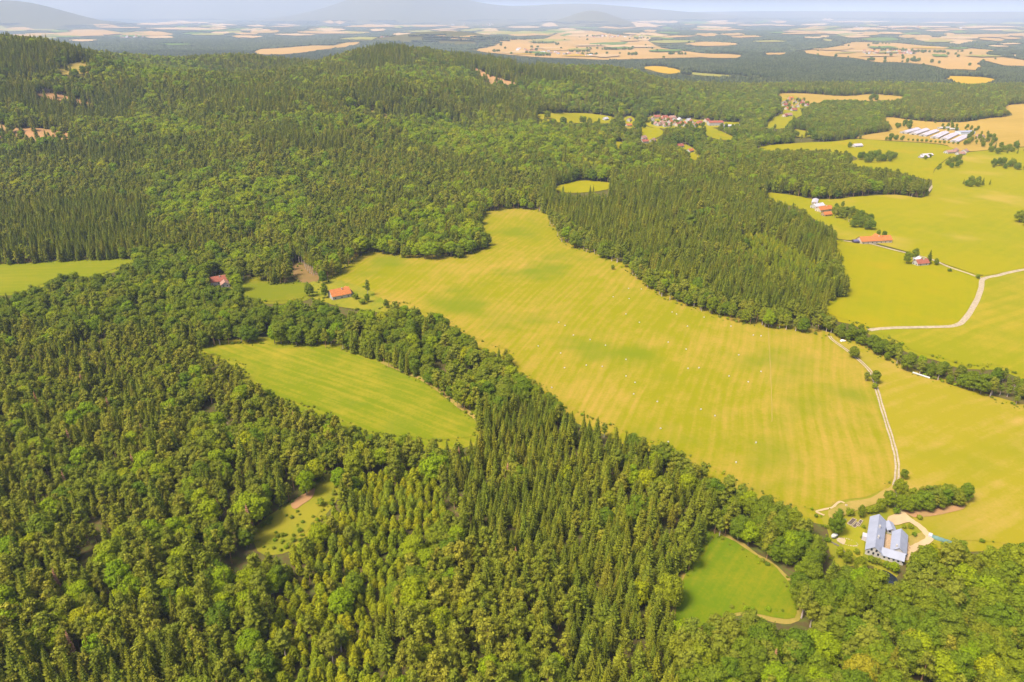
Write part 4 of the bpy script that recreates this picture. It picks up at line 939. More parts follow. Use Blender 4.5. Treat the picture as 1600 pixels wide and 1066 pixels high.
# hand placed trees: everything that stands out by itself in the photo
HAND = [  # kind, photo x, y of the foot, height, label, width
 ('bright', 396, 822, 19, 'large bright green tree standing at the edge of the grassy clearing', 1.25),
 ('bright', 532, 768, 15, 'yellow green round tree at the top of the grassy clearing', 1.0),
 ('shrub', 502, 790, 4.5, 'dark round bush in the grassy clearing', 1.3),
 ('bright', 480, 775, 17, 'bright green tree beside the bare soil of the clearing', .9),
 ('broad', 556, 748, 19, 'dark domed tree behind the young conifer plantation', 1.1),
 ('bright', 680, 752, 18, 'bright green broad tree above the plantation near the pines', 1.3),
 ('bright', 668, 905, 17, 'bright yellow green tree among grey pines in the lower middle', 1.0),
 ('autumn', 1338, 1082, 18, 'yellow and orange turning tree at the lower edge', 1.0),
 ('broad', 1306, 945, 13, 'round olive topped tree standing below the farm garden', 1.0),
 ('broad', 1338, 1020, 17, 'very wide pale green tree above the yellowing tree', 1.6),
 ('dead', 1204, 1062, 17, 'dead reddish spruce among leafy trees at the lower edge', 1.0),
 ('dead', 310, 1025, 17, 'dead reddish spruce crown in the lower mixed wood', .8),
 ('spruce', 45, 1052, 27, 'large starlike spruce in the lower corner beside the leafy tree', 1.45),
 ('spruce', 248, 912, 26, 'broad starlike spruce with long branches in the lower wood', 1.5),
 ('spruce', 403, 1000, 26, 'broad spruce at the plantation edge with spreading branches', 1.5),
 ('bright', 20, 1000, 18, 'fresh green leafy tree in the lower corner beside a starlike spruce', 1.3),
 ('shrub', 957, 422, 6, 'small dark bush standing alone at the meadow edge', .8),
 ('slender', 575, 463, 17, 'tall thin tree with sparse brown crown beside the orange roof', .75),
 ('broad', 574, 473, 9, 'dark short tree at the foot of the tall thin tree', .8),
 ('shrub', 556, 468, 6, 'pale bush beside the orange roofed house', 1.2),
 ('shrub', 566, 476, 6, 'round green bush below the orange roofed house', 1.3),
 ('broad', 604, 482, 9, 'dark round tree at the foot of the big meadow', 1.0),
 ('broad', 484, 464, 14, 'dark oval tree at the end of the little meadow', .8),
 ('broad', 508, 466, 15, 'dark oval tree touching the orange roofed house', .75),
 ('broad', 505, 444, 14, 'leafy tree behind the orange roofed house', .8),
 ('broad', 366, 453, 9, 'round tree beside the red roofed house', .9),
 ('broad', 132, 455, 15, 'dark round tree in front of the far green meadow', 1.2),
 ('broad', 100, 462, 13, 'dark bushy tree in the row before the far green meadow', 1.2),
 ('broad', 70, 470, 13, 'dark broad tree in the row before the far green meadow', 1.3),
 ('broad', 40, 474, 12, 'dark low tree in the row before the far green meadow', 1.2),
 ('broad', 1333, 560, 10, 'round tree beside the top of the farm track', 1.0),
 ('broad', 1366, 600, 11, 'dark tree leaning over the farm track', .95),
 ('slender', 1353, 596, 8, 'grey thin tree beside the farm track', 1.2),
 ('shrub', 1366, 608, 5, 'dark bush at the edge of the farm track', 1.0),
 ('broad', 1388, 792, 10, 'leafy tree left of the farm track above the farmhouse', 1.0),
 ('broad', 1374, 800, 9, 'round tree over the far end of the grey roof', 1.0),
 ('broad', 1404, 775, 11, 'leafy tree over the farm track above the farm', .9),
 ('broad', 1411, 749, 7, 'round tree right of the farm track', 1.0),
 ('shrub', 1400, 803, 4, 'bush in the fork of the farm drive', 1.2),
 ('broad', 1304, 836, 13, 'dark pointed tree standing in the farm garden', .85),
 ('shrub', 1311, 808, 5, 'grey green bush behind the pointed garden tree', 1.0),
 ('shrub', 1327, 806, 5, 'pale bush above the timber garden beds', 1.1),
 ('broad', 1344, 809, 8, 'blue green tree above the timber garden beds', .8),
 ('shrub', 1356, 803, 4.5, 'small bush beside the far end of the farmhouse', 1.0),
 ('shrub', 1366, 802, 4, 'bright green bush behind the farmhouse', 1.3),
 ('shrub', 1360, 879, 4, 'garden bush below the white gable', 1.2),
 ('shrub', 1370, 882, 4, 'garden bush beside the path to the pond', 1.1),
 ('bright', 1395, 895, 6, 'bright green bush above the pond', 1.0),
 ('shrub', 1385, 888, 4, 'dark bush below the low farm wing', 1.3),
 ('broad', 1342, 893, 9, 'dark leafy tree between lawn and pond', .8),
 ('shrub', 1386, 825, 3, 'dark shrub inside the farm courtyard', 1.2),
 ('shrub', 1422, 826, 3, 'shrub in the flower bed beside the farm wing', 1.2),
 ('shrub', 1428, 838, 2.6, 'round shrub inside the bend of the farm drive', 1.2),
 ('shrub', 1347, 842, 2.4, 'shrub against the long farm wall on the lawn side', 1.1),
 ('shrub', 1349, 826, 2.2, 'small shrub near the far end of the long farm wall', 1.1),
 ('shrub', 1338, 866, 3.2, 'bush on the lawn below the oval pit', 1.2),
 ('broad', 1322, 880, 8, 'leafy tree at the low end of the farm lawn', .9),
 ('bright', 1310, 872, 7, 'bright leafy tree beside the curved stone wall', .9),
 ('shrub', 1436, 812, 3, 'bush between the drive and the tan meadow', 1.2),
 ('shrub', 1412, 826, 2.6, 'bush at the far end of the second farm wing', 1.1),
 ('broad', 1416, 413, 14, 'dark tree on one side of the small red cottage', .8),
 ('broad', 1428, 407, 14, 'dark tree behind the small red cottage', .9),
 ('spruce', 1450, 413, 16, 'dark pointed tree on the lane side of the small red cottage', 1.2),
 ('broad', 1462, 415, 8, 'low dark tree beyond the small red cottage', .8),
 ('shrub', 1483, 425, 4, 'grey bush by the lane', 1.3),
 ('shrub', 1527, 436, 5, 'dark bush at the road fork', 1.2),
 ('broad', 1372, 369, 8, 'dark tree behind the long orange roof', 1.0),
 ('broad', 1381, 371, 8, 'grey tree behind the long orange roof', 1.0),
 ('shrub', 1305, 370, 6, 'single dark bush at the wood edge by the long farm', .8),
 ('broad', 1286, 310, 14, 'round tree above the white and orange farmstead', .9),
 ('broad', 1306, 326, 8, 'dark tree behind the orange farmstead', .8),
 ('broad', 1316, 325, 10, 'leafy tree at the top of the spinney', .8),
 ('broad', 1383, 184, 0.1, '', 1) if False else ('broad', 1592, 348, 16, 'dark tree at the pasture edge near the frame', 1.2),
 ('broad', 1603, 354, 14, 'second dark tree at the pasture edge near the frame', 1.2),
 ('broad', 1327, 232, 13, 'narrow dark tree beside the white house on the pasture', .8),
 ('broad', 1445, 250, 9, 'dark tree left of the two pale sheds', 1.2),
 ('broad', 1452, 247, 8, 'dark tree right of the two pale sheds', 1.2),
]
for kind, px_, py_, h, label, wide in HAND: place(kind, px_, py_, h, label, None, wide)
# the bare trunks round the clearing, counted one by one
for i, (px_, py_) in enumerate([(458,412),(463,411),(468,412),(472,413),(476,417),(481,425),(484,428),(487,429),(490,431),(493,430),(496,431),(499,429),(502,427),(461,408),(478,421),(505,424)]):
    place('baretrunk', px_, py_, random.uniform(19, 23), 'tall spruce with a bare pale trunk above the brown clearing', 'bare trunked spruces above the brown clearing', 1.15)
for i in range(16):
    place('baretrunk', 58 + i * 2.6 + random.uniform(-.6, .6), 146.5 + random.uniform(-1, .6), random.uniform(19, 23), 'bare trunked spruce in the row above the felled slope', 'bare trunked spruces above the felled slope', 1.25)
_near = np.where((Y < 520) & np.isin(stand, (0, 2, 15, 3, 14)) & (sp == 2))[0]
for j in _near[::61][:26]:
    keep_ = tree('dead', X[j] + 2, Y[j] + 1, Z[j] - .1, sc[j] * .82, sc_xy[j] * .8, rotz[j], 'reddish brown dead conifer standing among green crowns', 'dead conifers in the lower woods')
CLEAR_BUSH = random.Random(5)
for i in range(16):
    place('shrub', CLEAR_BUSH.uniform(418, 500), CLEAR_BUSH.uniform(800, 842), CLEAR_BUSH.uniform(1.2, 2.6), 'low green bush sprouting in the grassy clearing of the pine wood', 'low bushes of the grassy clearing', 1.5)
# planted groups that stand in open ground
def grove(poly, n, kinds, hr, name, label, group, wide=1.0, seed=1):
    r = random.Random(seed); P = spline(poly, n=3); r_ = poly_mask(P); x0, y0, x1, y1, ins = r_
    W = unproj(P[:, 0], P[:, 1]); lo, hi = W.min(0), W.max(0)
    got = []; tries = 0
    minD = 0.62 * math.sqrt(max(1.0, 0.5 * (hi[0] - lo[0]) * (hi[1] - lo[1])) / n)
    while len(got) < n and tries < 6000:
        tries += 1
        x, y = r.uniform(lo[0], hi[0]), r.uniform(lo[1], hi[1]); z = float(terrain(x, y)); qx, qy, _ = proj(x, y, z)
        ix, iy = int(qx + MX - x0 + .5), int(qy + MY - y0 + .5)
        if not (0 <= iy < ins.shape[0] and 0 <= ix < ins.shape[1] and ins[iy, ix]): continue
        if any((x - a) ** 2 + (y - b2) ** 2 < minD ** 2 for a, b2, _ in got): continue
        got.append((x, y, z))
    for x, y, z in got:
        k = r.choice(kinds); pr_h = SPECIES[k][0][3]; s = r.uniform(*hr) / pr_h
        tree(k, x, y, z - .1, s, s * wide * r.uniform(.9, 1.15), r.uniform(0, 6.28), label, group)
GROVES = [
 ([(1404,798),(1420,800),(1450,802),(1480,797),(1502,790),(1508,782),(1490,780),(1450,783),(1420,786),(1406,790)], 26, ['broad', 'slender', 'broad'], (8, 11), 'leafy tree in the spinney right of the farm track', 'trees of the spinney beside the farm'),
 ([(1303,340),(1320,348),(1340,360),(1362,362),(1368,354),(1350,345),(1325,334),(1308,332)], 26, ['broad', 'broad', 'slender'], (10, 14), 'leafy tree in the oval spinney between the two farms', 'trees of the oval spinney'),
 ([(1340,252),(1360,256),(1390,255),(1404,250),(1398,246),(1370,246),(1350,248)], 20, ['broad'], (11, 15), 'dark tree in the rounded copse on the bright pasture', 'trees of the rounded copse'),
 ([(1502,290),(1515,292),(1530,292),(1550,293),(1552,290),(1530,289),(1505,287)], 10, ['broad', 'spruce'], (9, 14), 'dark tree in the short row on the pasture', 'short row on the pasture'),
 ([(1478,258),(1488,264),(1498,262),(1504,250),(1500,248),(1490,252)], 12, ['broad'], (9, 13), 'leafy tree on the slope below the farm on the pasture', 'trees below the pasture farm'),
 ([(1460,268),(1466,266),(1470,262),(1466,261),(1460,265)], 4, ['shrub'], (5, 8), 'bush beside the lane over the pasture', 'bushes by the lane'),
 ([(1545,262),(1570,266),(1610,268),(1700,268),(1700,258),(1600,256),(1556,256)], 34, ['broad', 'spruce', 'broad'], (10, 15), 'dark tree in the block at the pasture edge', 'block of trees at the pasture edge'),
 ([(1548,240),(1570,244),(1640,246),(1700,244),(1700,232),(1620,230),(1570,228),(1552,232)], 30, ['broad', 'broad', 'spruce'], (10, 15), 'dark tree in the wood below the long sheds', 'wood below the long sheds'),
 ([(1505,226),(1520,230),(1545,233),(1556,224),(1545,214),(1530,210),(1515,214)], 24, ['broad', 'slender'], (9, 14), 'leafy tree screening the end of the long sheds', 'trees screening the sheds'),
 ([(1383,221),(1392,221),(1408,221),(1411,216),(1400,214),(1388,215)], 10, ['broad'], (8, 12), 'dark tree in the clump before the long sheds', 'clump before the sheds'),
 ([(1398,201),(1412,203),(1425,202),(1426,197),(1414,194),(1402,196)], 11, ['broad'], (10, 14), 'dark tree in the clump behind the long sheds', 'clump behind the sheds'),
 ([(1466,199),(1480,205),(1496,206),(1520,208),(1535,209),(1530,202),(1500,198),(1480,196)], 20, ['broad'], (7, 10), 'tree among the rear shed buildings', 'trees among the rear sheds'),
 ([(1358,158),(1366,159),(1376,158),(1374,154),(1362,153)], 9, ['broad'], (12, 16), 'dark tree in the far round copse in the grain', 'far round copse'),
 ([(1224,163),(1240,156),(1262,163),(1258,168),(1240,172),(1226,174)], 26, ['broad', 'spruce'], (9, 14), 'dark tree between the hamlet houses', 'trees between the hamlet houses'),
 ([(1012,186),(1040,189),(1066,193),(1100,196),(1096,200),(1060,200),(1020,197)], 46, ['broad', 'shrub', 'broad'], (7, 11), 'garden tree between the village houses', 'garden trees of the village'),
 ([(1122,205),(1135,206),(1152,206),(1154,201),(1140,200),(1124,201)], 12, ['broad'], (9, 13), 'rounded tree before the long village hall', 'trees before the village hall'),
]
for gi_, (poly, n, kinds, hr, label, group) in enumerate(GROVES): grove(poly, n, kinds, hr, '', label, group, 1.05, gi_ + 5)
for i in range(12):   # the avenue below the sheds
    place('shrub', 1419 + i * 7.0, 220.5 + i * .5 + random.uniform(-.4, .4), random.uniform(5, 7.5), 'small round tree in the avenue below the long sheds', 'avenue trees below the sheds', 1.0)
for i, (px_, py_) in enumerate([(1494,189.5),(1500,190),(1505,190.5),(1512,189.5),(1519,189.5),(1446,191),(1461,193)]):
    place('shrub', px_, py_, 6.5, 'small tree standing in the ripe grain field', 'small trees in the grain', 1.0)

# nearest trees of each kind stand as single things, the rest as one mass per kind
inview = (px > -10) & (px < 1610)
tx, ty, _ = proj(X, Y, Z + hgt); inview &= (ty > 0) & (ty < 1060)
WHERE = {k: v[2] for k, v in STANDS.items()}
MASS = {'spruce': ('spruce_forest', 'dark spruce forest covering the slopes'), 'young': ('young_conifer_forest', 'yellow green young conifer thickets'),
        'pine': ('pine_forest', 'olive pine forest covering the uplands'), 'broad': ('broadleaf_forest', 'leafy woods along the valley'),
        'bright': ('beech_forest', 'bright green beech scattered through the forest'), 'slender': ('aspen_forest', 'pale slender trees through the woods')}
BAND = [(1066, 2000, 'right at the bottom edge'), (960, 1066, 'near the bottom edge'), (880, 960, 'a little above the bottom edge'), (800, 880, 'in the lower third'), (0, 800, 'beyond the lower third')]
for i, k in enumerate(NAMES):
    m_ = np.where(sp == i)[0]
    vis = m_[inview[m_]]
    order = vis[np.argsort(dep[vis])]
    left = max(0, 296 - COUNT.get(k, 0))
    single = order[:left]
    for j in single:
        w = WHERE[int(stand[j])]
        row = ['lowest', 'low', 'midway', 'upper', 'uppermost'][int(np.clip((1090 - py[j]) / 75, 0, 4))]
        side = ['far left', 'left', 'centre left', 'centre right', 'right', 'far right'][int(np.clip(px[j] / 267, 0, 5))]
        rel = sc_xy[j] / sc[j]
        size = ('tall' if sc[j] > .95 else 'short') + (' broad ' if rel > 1.04 else ' slim ')
        tree(k, X[j], Y[j], Z[j] - .1, sc[j], sc_xy[j], rotz[j], size + LOOKS[k].split(' with ')[0] + ' in ' + w + ', ' + side + ' ' + row, ' '.join((w, side, row, size + k)))
    rest = np.setdiff1d(m_, single)
    scatter(MASS[k][0], [q[2] for q in SPECIES[k]], np.stack([X[rest], Y[rest], Z[rest] - .1], 1), rng.integers(0, len(SPECIES[k]), len(rest)), sc_xy[rest], sc[rest], rotz[rest], MASS[k][1])

SCRUBP = []
for nm_, mt_ in (('scrub', M_BROAD), ('scrub', M_BRIGHT), ('scrub', M_SLENDER)):
    for q in SPECIES['shrub']:
        c_ = q[1].copy(); c_.materials.clear(); c_.materials.append(mt_); SCRUBP.append(c_)
scatter('undergrowth', SCRUBP, UNDER[0], rng.integers(0, len(SCRUBP), len(UNDER[0])), UNDER[1], UNDER[2], rng.uniform(0, 6.28, len(UNDER[0])), 'low scrub fraying the meadow edges and clearings')
# ------------------------------------------------------------------ the far forest: patches of canopy
M_FARWOOD = foliage('far_canopy', [(.052, .068, .026), (.066, .080, .030), (.080, .090, .034), (.058, .072, .028)], (.044, .058, .024), .45, .1, patch=.002)
def far_patch(seed, S=70, n=120, hr=(13, 21), cell=1.0):
    r = np.random.default_rng(seed); bag = Bag()
    g = int(math.sqrt(n)); st = S / g
    for a in range(g):
        for b2 in range(g):
            x = (a + r.uniform(.1, .9)) * st - S / 2; y = (b2 + r.uniform(.1, .9)) * st - S / 2
            h = r.uniform(*hr); w = st * r.uniform(.50, .72); k = 6
            V = [(x + w * math.cos(q * 6.283 / k) * .8, y + w * math.sin(q * 6.283 / k) * .8, h * .25) for q in range(k)]
            V += [(x + w * math.cos(q * 6.283 / k + .4), y + w * math.sin(q * 6.283 / k + .4), h * r.uniform(.5, .68)) for q in range(k)]
            V += [(x + w * .5 * math.cos(q * 6.283 / k), y + w * .5 * math.sin(q * 6.283 / k), h * r.uniform(.80, .93)) for q in range(k)] + [(x, y, h)]
            F_ = []
            for q in range(k):
                q2 = (q + 1) % k
                F_ += [(q, q2, k + q2, k + q), (k + q, k + q2, 2 * k + q2, 2 * k + q), (2 * k + q, 2 * k + q2, 3 * k)]
            bag.add((V, F_))
    V, F_ = bag.get()
    me = bpy.data.meshes.new('far_patch'); me.from_pydata([tuple(p) for p in V], [], F_); me.materials.append(M_FARWOOD)
    return me
def plant_far(name, y0, y1, S, protos, label, seed, sz=1.0):
    r = np.random.default_rng(seed)
    out = []
    for i, yy in enumerate(np.arange(y0, y1, S * .97)):
        hw = yy * CT * 800 / F_PX * 1.10 + 150
        Xs = np.arange(-hw, hw, S * .97) + (i % 2) * S / 2
        out.append(np.stack([Xs, np.full(len(Xs), yy)], 1))
    P = np.concatenate(out); z = terrain(P[:, 0], P[:, 1])
    ok = np.ones(len(P), bool)
    for dx_, dy_ in ((0, 0), (-.4, 0), (.4, 0), (0, -.45), (0, .45)):
        qx, qy, _ = proj(P[:, 0] + dx_ * S, P[:, 1] + dy_ * S, z); ok &= look(OPEN, qx, qy) == 0
    for hh_ in (10, 18):
        qx, qy, _ = proj(P[:, 0], P[:, 1], z + hh_ * sz); ok &= look(OPEN, qx, qy) == 0
    if y0 >= 5200: ok &= z < 90
    P, z = P[ok], z[ok]
    scatter(name, protos, np.c_[P, z - .5], r.integers(0, len(protos), len(P)), np.full(len(P), 1.0), r.uniform(.85, 1.15, len(P)) * sz, r.integers(0, 4, len(P)) * math.pi / 2, label)
    print(name, len(P))
# small pieces fill close to field edges, big ones the rest
plant_far('far_forest', 2740, 5200, 42, [far_patch(s, 42, 49) for s in (1, 2, 3, 4)], 'dark blue green forest beyond the ridge', 21)
plant_far('distant_forest', 5200, 12000, 110, [far_patch(s, 110, 64, (12, 24)) for s in (5, 6, 7)], 'hazy blue forest of the far plain', 22, .6)
plant_far('horizon_forest', 12000, 30000, 320, [far_patch(s, 320, 49, (14, 34)) for s in (8, 9)], 'pale blue woods towards the horizon', 23, .4)
# ------------------------------------------------------------------ buildings
M_WHITE = plain('white_render', (.39, .37, .34), .9, .06, .6)
M_CREAM = plain('cream_render', (.46, .38, .29), .9, .08, .6)
M_BLUEROOF = plain('blue_grey_sheet_roof', (.27, .285, .35), .55, .06, .25)
M_ORANGE = plain('orange_tiles', (.40, .140, .042), .85, .16, .9)
M_RED = plain('red_tiles', (.27, .088, .055), .85, .18, .9)
M_ROSE = plain('weathered_red_tiles', (.30, .17, .13), .85, .15, .9)
M_GREYROOF = plain('grey_sheet_roof', (.42, .41, .44), .6, .1, .4)
M_LILAC = plain('pale_shed_roof', (.42, .38, .41), .6, .08, .3)
M_PANE = plain('dark_window_pane', (.03, .035, .045), .2, .1, 1)
M_WOOD = plain('weathered_timber', (.36, .25, .15), .9, .25, 2)
M_DARKWOOD = plain('dark_timber', (.10, .075, .06), .9, .25, 2)
M_STONE = plain('pale_stone', (.36, .29, .22), .95, .2, 1.2)
M_WRAP = plain('white_bale_wrap', (.44, .44, .41), .5, .05, 1)
M_TARP = plain('turquoise_tarpaulin', (.11, .19, .17), .7, .12, .6)
def box(x0, x1, y0, y1, z0, z1):
    V = [(x0, y0, z0), (x1, y0, z0), (x1, y1, z0), (x0, y1, z0), (x0, y0, z1), (x1, y0, z1), (x1, y1, z1), (x0, y1, z1)]
    return V, [(3, 2, 1, 0), (4, 5, 6, 7), (0, 1, 5, 4), (1, 2, 6, 5), (2, 3, 7, 6), (3, 0, 4, 7)]
def gable_wall(w, l, h, r, y0=0.0):
    """walls of a house with its ridge along local y, one end at y0"""
    a = w / 2
    V = [(-a, y0, -.6), (a, y0, -.6), (a, y0, h), (0, y0, h + r), (-a, y0, h), (-a, y0 + l, -.6), (a, y0 + l, -.6), (a, y0 + l, h), (0, y0 + l, h + r), (-a, y0 + l, h)]
    return V, [(0, 1, 2, 3, 4), (9, 8, 7, 6, 5), (1, 6, 7, 2), (5, 0, 4, 9)]
def gable_roof(w, l, h, r, over=.45, th=.18, y0=0.0, lift=.06):
    a = w / 2 + over; zl = h - over * r / (w / 2) + lift; ya, yb = y0 - over, y0 + l + over; zr = h + r + lift
    V = []
    for y in (ya, yb): V += [(-a, y, zl), (0, y, zr), (a, y, zl), (a, y, zl + th), (0, y, zr + th), (-a, y, zl + th)]
    return V, [(0, 1, 4, 5), (1, 2, 3, 4), (11, 10, 7, 6), (10, 9, 8, 7), (5, 4, 10, 11), (4, 3, 9, 10), (6, 7, 1, 0), (7, 8, 2, 1), (0, 5, 11, 6), (2, 8, 9, 3)]
def part(name, VF, mat, parent): return mesh_obj(name, VF[0], VF[1], mat, parent)
HOUSE_CACHE = {}
def house(name, p, rz, w, l, h, r, roof, wall, label, group=None, cat='house', chimney=True, windows=2, cached=None):
    e = empty(name, tuple(p), rz)
    key = cached
    if key and key in HOUSE_CACHE:
        for o, subs in HOUSE_CACHE[key]:
            c = o.copy(); C.objects.link(c); c.parent = e
            for q in subs:
                d_ = q.copy(); C.objects.link(d_); d_.parent = c
        return tag(e, label, cat, group)
    made = []
    def mk(*q):
        o = part(*q); made.append(o); return o
    mk('wall', gable_wall(w, l, h, r, -l / 2), wall, e)
    ro = mk('roof', gable_roof(w, l, h, r, y0=-l / 2), roof, e)
    if chimney:
        cx = w * .12
        mk('chimney', box(cx - .4, cx + .4, l * .1, l * .1 + .7, h + r * .6, h + r + .9), wall, ro)
    for s in (-1, 1):
        for i in range(windows):
            y = -l / 2 + l * (i + .5) / max(windows, 1)
            mk('window', box(s * (w / 2) - .04, s * (w / 2) + .04, y - .5, y + .5, 1.0, min(2.3, h - .2)), M_PANE, e)
        for x in (-w * .22, w * .22):
            mk('window', box(x - .5, x + .5, s * l / 2 - .04, s * l / 2 + .04, 1.0, min(2.3, h - .2)), M_PANE, e)
    if windows: mk('door', box(-w / 2 - .05, -w / 2 + .05, -l * .02 - .5, -l * .02 + .5, -.1, 2.05), M_DARKWOOD, e)
    if key: HOUSE_CACHE[key] = [(o, [q for q in made if q.parent == o]) for o in made if o.parent == e]
    return tag(e, label, cat, group)
def at(px_, py_): return unproj([px_], [py_])[0]

# the grey roofed farm: a long wing, a low cross wing and a second wing round a court
def plane_pt(px_, py_, z):
    dx, dy, dz = ray(px_, py_); t = (z - CAM_H) / dz
    return np.array([float(dx * t), float(dy * t)])
zf = float(at(1380, 850)[2])
EAVE, RISE = 2.9, 2.7
nl = plane_pt(1353, 858.5, zf + EAVE); nr_ = plane_pt(1376.5, 868.5, zf + EAVE); fl = plane_pt(1360.5, 808.5, zf + EAVE)
axis = (fl - nl) / np.linalg.norm(fl - nl); Lm = float(np.linalg.norm(fl - nl)); acr = np.array([axis[1], -axis[0]])
Wm = 6.9
print('farm', Lm, np.linalg.norm(nr_ - nl), 'angle', math.degrees(math.atan2(axis[0], axis[1])))
rz_f = math.atan2(axis[1], axis[0]) - math.pi / 2
org = nl + acr * Wm / 2
farm = empty('farmhouse', (org[0], org[1], zf + .15), rz_f)
tag(farm, 'large U shaped white farmhouse with pale blue grey sheet roofs', 'farmhouse')
Lm = min(Lm, 34)
part('wall', gable_wall(Wm, Lm, EAVE, RISE), M_WHITE, farm)
rf = part('roof', gable_roof(Wm, Lm, EAVE, RISE), M_BLUEROOF, farm)
tag(rf, 'long pale blue grey roof of the main wing')
for x, y in ((.9, Lm * .62), (.9, Lm * .30)): part('chimney', box(x - .4, x + .4, y, y + .8, EAVE + RISE * .5, EAVE + RISE + .9), M_WHITE, rf)
for x, z in ((-2.1, 1.1), (0, 1.1), (2.1, 1.1), (-1.1, 3.0), (1.1, 3.0)):
    wv_ = part('window', box(x - .45, x + .45, -.06, .03, z, z + 1.25), M_PANE, farm)
    part('sill', box(x - .55, x + .55, -.14, -.062, z - .12, z - .01), M_STONE, wv_)
for i in range(6):
    y = 2.5 + i * (Lm - 5) / 5
    part('window', box(-Wm / 2 - .06, -Wm / 2 + .03, y - .5, y + .5, 1.1, 2.5), M_PANE, farm)
part('porch', box(-Wm / 2 - 2.4, -Wm / 2 - .02, Lm * .36, Lm * .36 + 3.4, -.4, 2.6), M_LILAC, farm)
# cross wing and second wing (local x across, y along the main wing)
W2, E2, R2 = 5.6, 2.4, 2.2
x_b = Wm / 2 + 7.0                                   # centre line of the second wing
def moved(VF, fn): return [fn(*v) for v in VF[0]], VF[1]
cross_len = x_b + W2 / 2 - (Wm / 2) + .0
cw = lambda x, y, z: (y + Wm / 2 + .02, -x + 2.7, z)       # local house frame turned to run along +x
part('wall', moved(gable_wall(W2, cross_len - .2, E2, R2), cw), M_WHITE, farm)
part('roof', moved(gable_roof(W2, cross_len - .3, E2, R2, over=.35, lift=.09), cw), M_BLUEROOF, farm)
sw = lambda x, y, z: (x + x_b, y + 5.6, z)
Ls = Lm * .56
part('wall', moved(gable_wall(W2 + .8, Ls, E2 + .15, R2 + .3), sw), M_WHITE, farm)
r2 = part('roof', moved(gable_roof(W2 + .8, Ls, E2 + .15, R2 + .3, lift=.06), sw), M_BLUEROOF, farm)
part('chimney', box(x_b - 1.6, x_b - .8, 6.6, 7.3, E2 + 1.2, E2 + R2 + .9), M_WHITE, r2)
for i in range(5):
    x = Wm / 2 + 1.4 + i * 2.0
    part('window', box(x - .45, x + .45, 2.7 - W2 / 2 - .07, 2.7 - W2 / 2 + .02, 1.0, 2.2), M_PANE, farm)
for i in range(4): part('window', box(Wm / 2 - .02, Wm / 2 + .06, 9 + i * 3.6, 10 + i * 3.6, 1.0, 2.3), M_PANE, farm)
part('door', box(x_b - W2 / 2 - .48, x_b - W2 / 2 - .36, 9, 12, -.2, 2.6), M_DARKWOOD, farm)
part('court_floor', box(Wm / 2 + .3, x_b - W2 / 2 - .6, 5.7, 5.6 + Ls, -.1, .16), M_WOOD, farm)
def farm_pt(x, y): 
    q = org + acr * x + axis * y
    return (q[0], q[1], float(terrain(q[0], q[1])) + .1)
annex = house('outbuilding', farm_pt(Wm / 2 + 2.4, Lm * .90), rz_f + .30, 3.6, 6.2, 2.3, 1.0, M_BLUEROOF, M_WHITE, 'small blue roofed outbuilding at the open end of the farm court', cat='outbuilding', chimney=False, windows=1)
# things round the farm
def pile(name, px_, py_, l, w, h, mat, label, cat, rz=0.0, n=5, group=None):
    """a stack of logs laid side by side in rows"""
    p = at(px_, py_); e = empty(name, tuple(p), rz)
    r = .16 * max(1, w)
    rows = 3
    for k in range(rows):
        for i in range(n - k):
            x = (i - (n - k - 1) / 2) * w / n
            V, F_ = tube([(0, 0, 0), (0, 0, l)], [w / n * .48] * 2, 6)
            V = np.array([(x + a, c - l / 2, b2 + w / n * .48 + k * w / n * .84) for a, b2, c in V])
            F_ = F_ + [tuple(range(5, -1, -1)), tuple(range(6, 12))]
            part('log', (V, F_), mat, e)
    return tag(e, label, cat, group)
for i, (a, b2, rz, s) in enumerate([(1414, 851, .3, 3.2), (1415, 856, .2, 3.6), (1414.5, 861, .5, 3.0), (1413.5, 866, .2, 2.6)]):
    pile('log_pile', a, b2, s, 2.2, 1, M_WOOD, ['uppermost log pile beside the farm wing', 'second log pile beside the farm wing', 'third log pile beside the farm wing', 'lowest log pile beside the farm wing'][i], 'log pile', rz + 1.2)
def frame_bed(px_, py_, l, w, rz, label):
    p = at(px_, py_); e = empty('garden_bed', tuple(p), rz); t = .22
    for nm, bx_ in (('board', box(-l / 2, l / 2, -w / 2, -w / 2 + t, -.2, .55)), ('board', box(-l / 2, l / 2, w / 2 - t, w / 2, -.2, .55)), ('board', box(-l / 2, -l / 2 + t, -w / 2 + t + .01, w / 2 - t - .01, -.2, .53)), ('board', box(l / 2 - t, l / 2, -w / 2 + t + .01, w / 2 - t - .01, -.2, .53))):
        part(nm, bx_, M_STONE, e)
    part('soil', box(-l / 2 + t + .01, l / 2 - t - .01, -w / 2 + t + .01, w / 2 - t - .01, -.2, .35), M_DARKWOOD, e)
    tag(e, label, 'garden bed')
frame_bed(1331, 816, 6.5, 2.2, .75, 'long timber edged garden bed nearest the pointed tree')
frame_bed(1337, 821, 5.5, 1.8, .75, 'timber edged garden bed in front of the others')
frame_bed(1343, 818, 6.0, 1.6, .85, 'timber edged garden bed nearest the farmhouse')
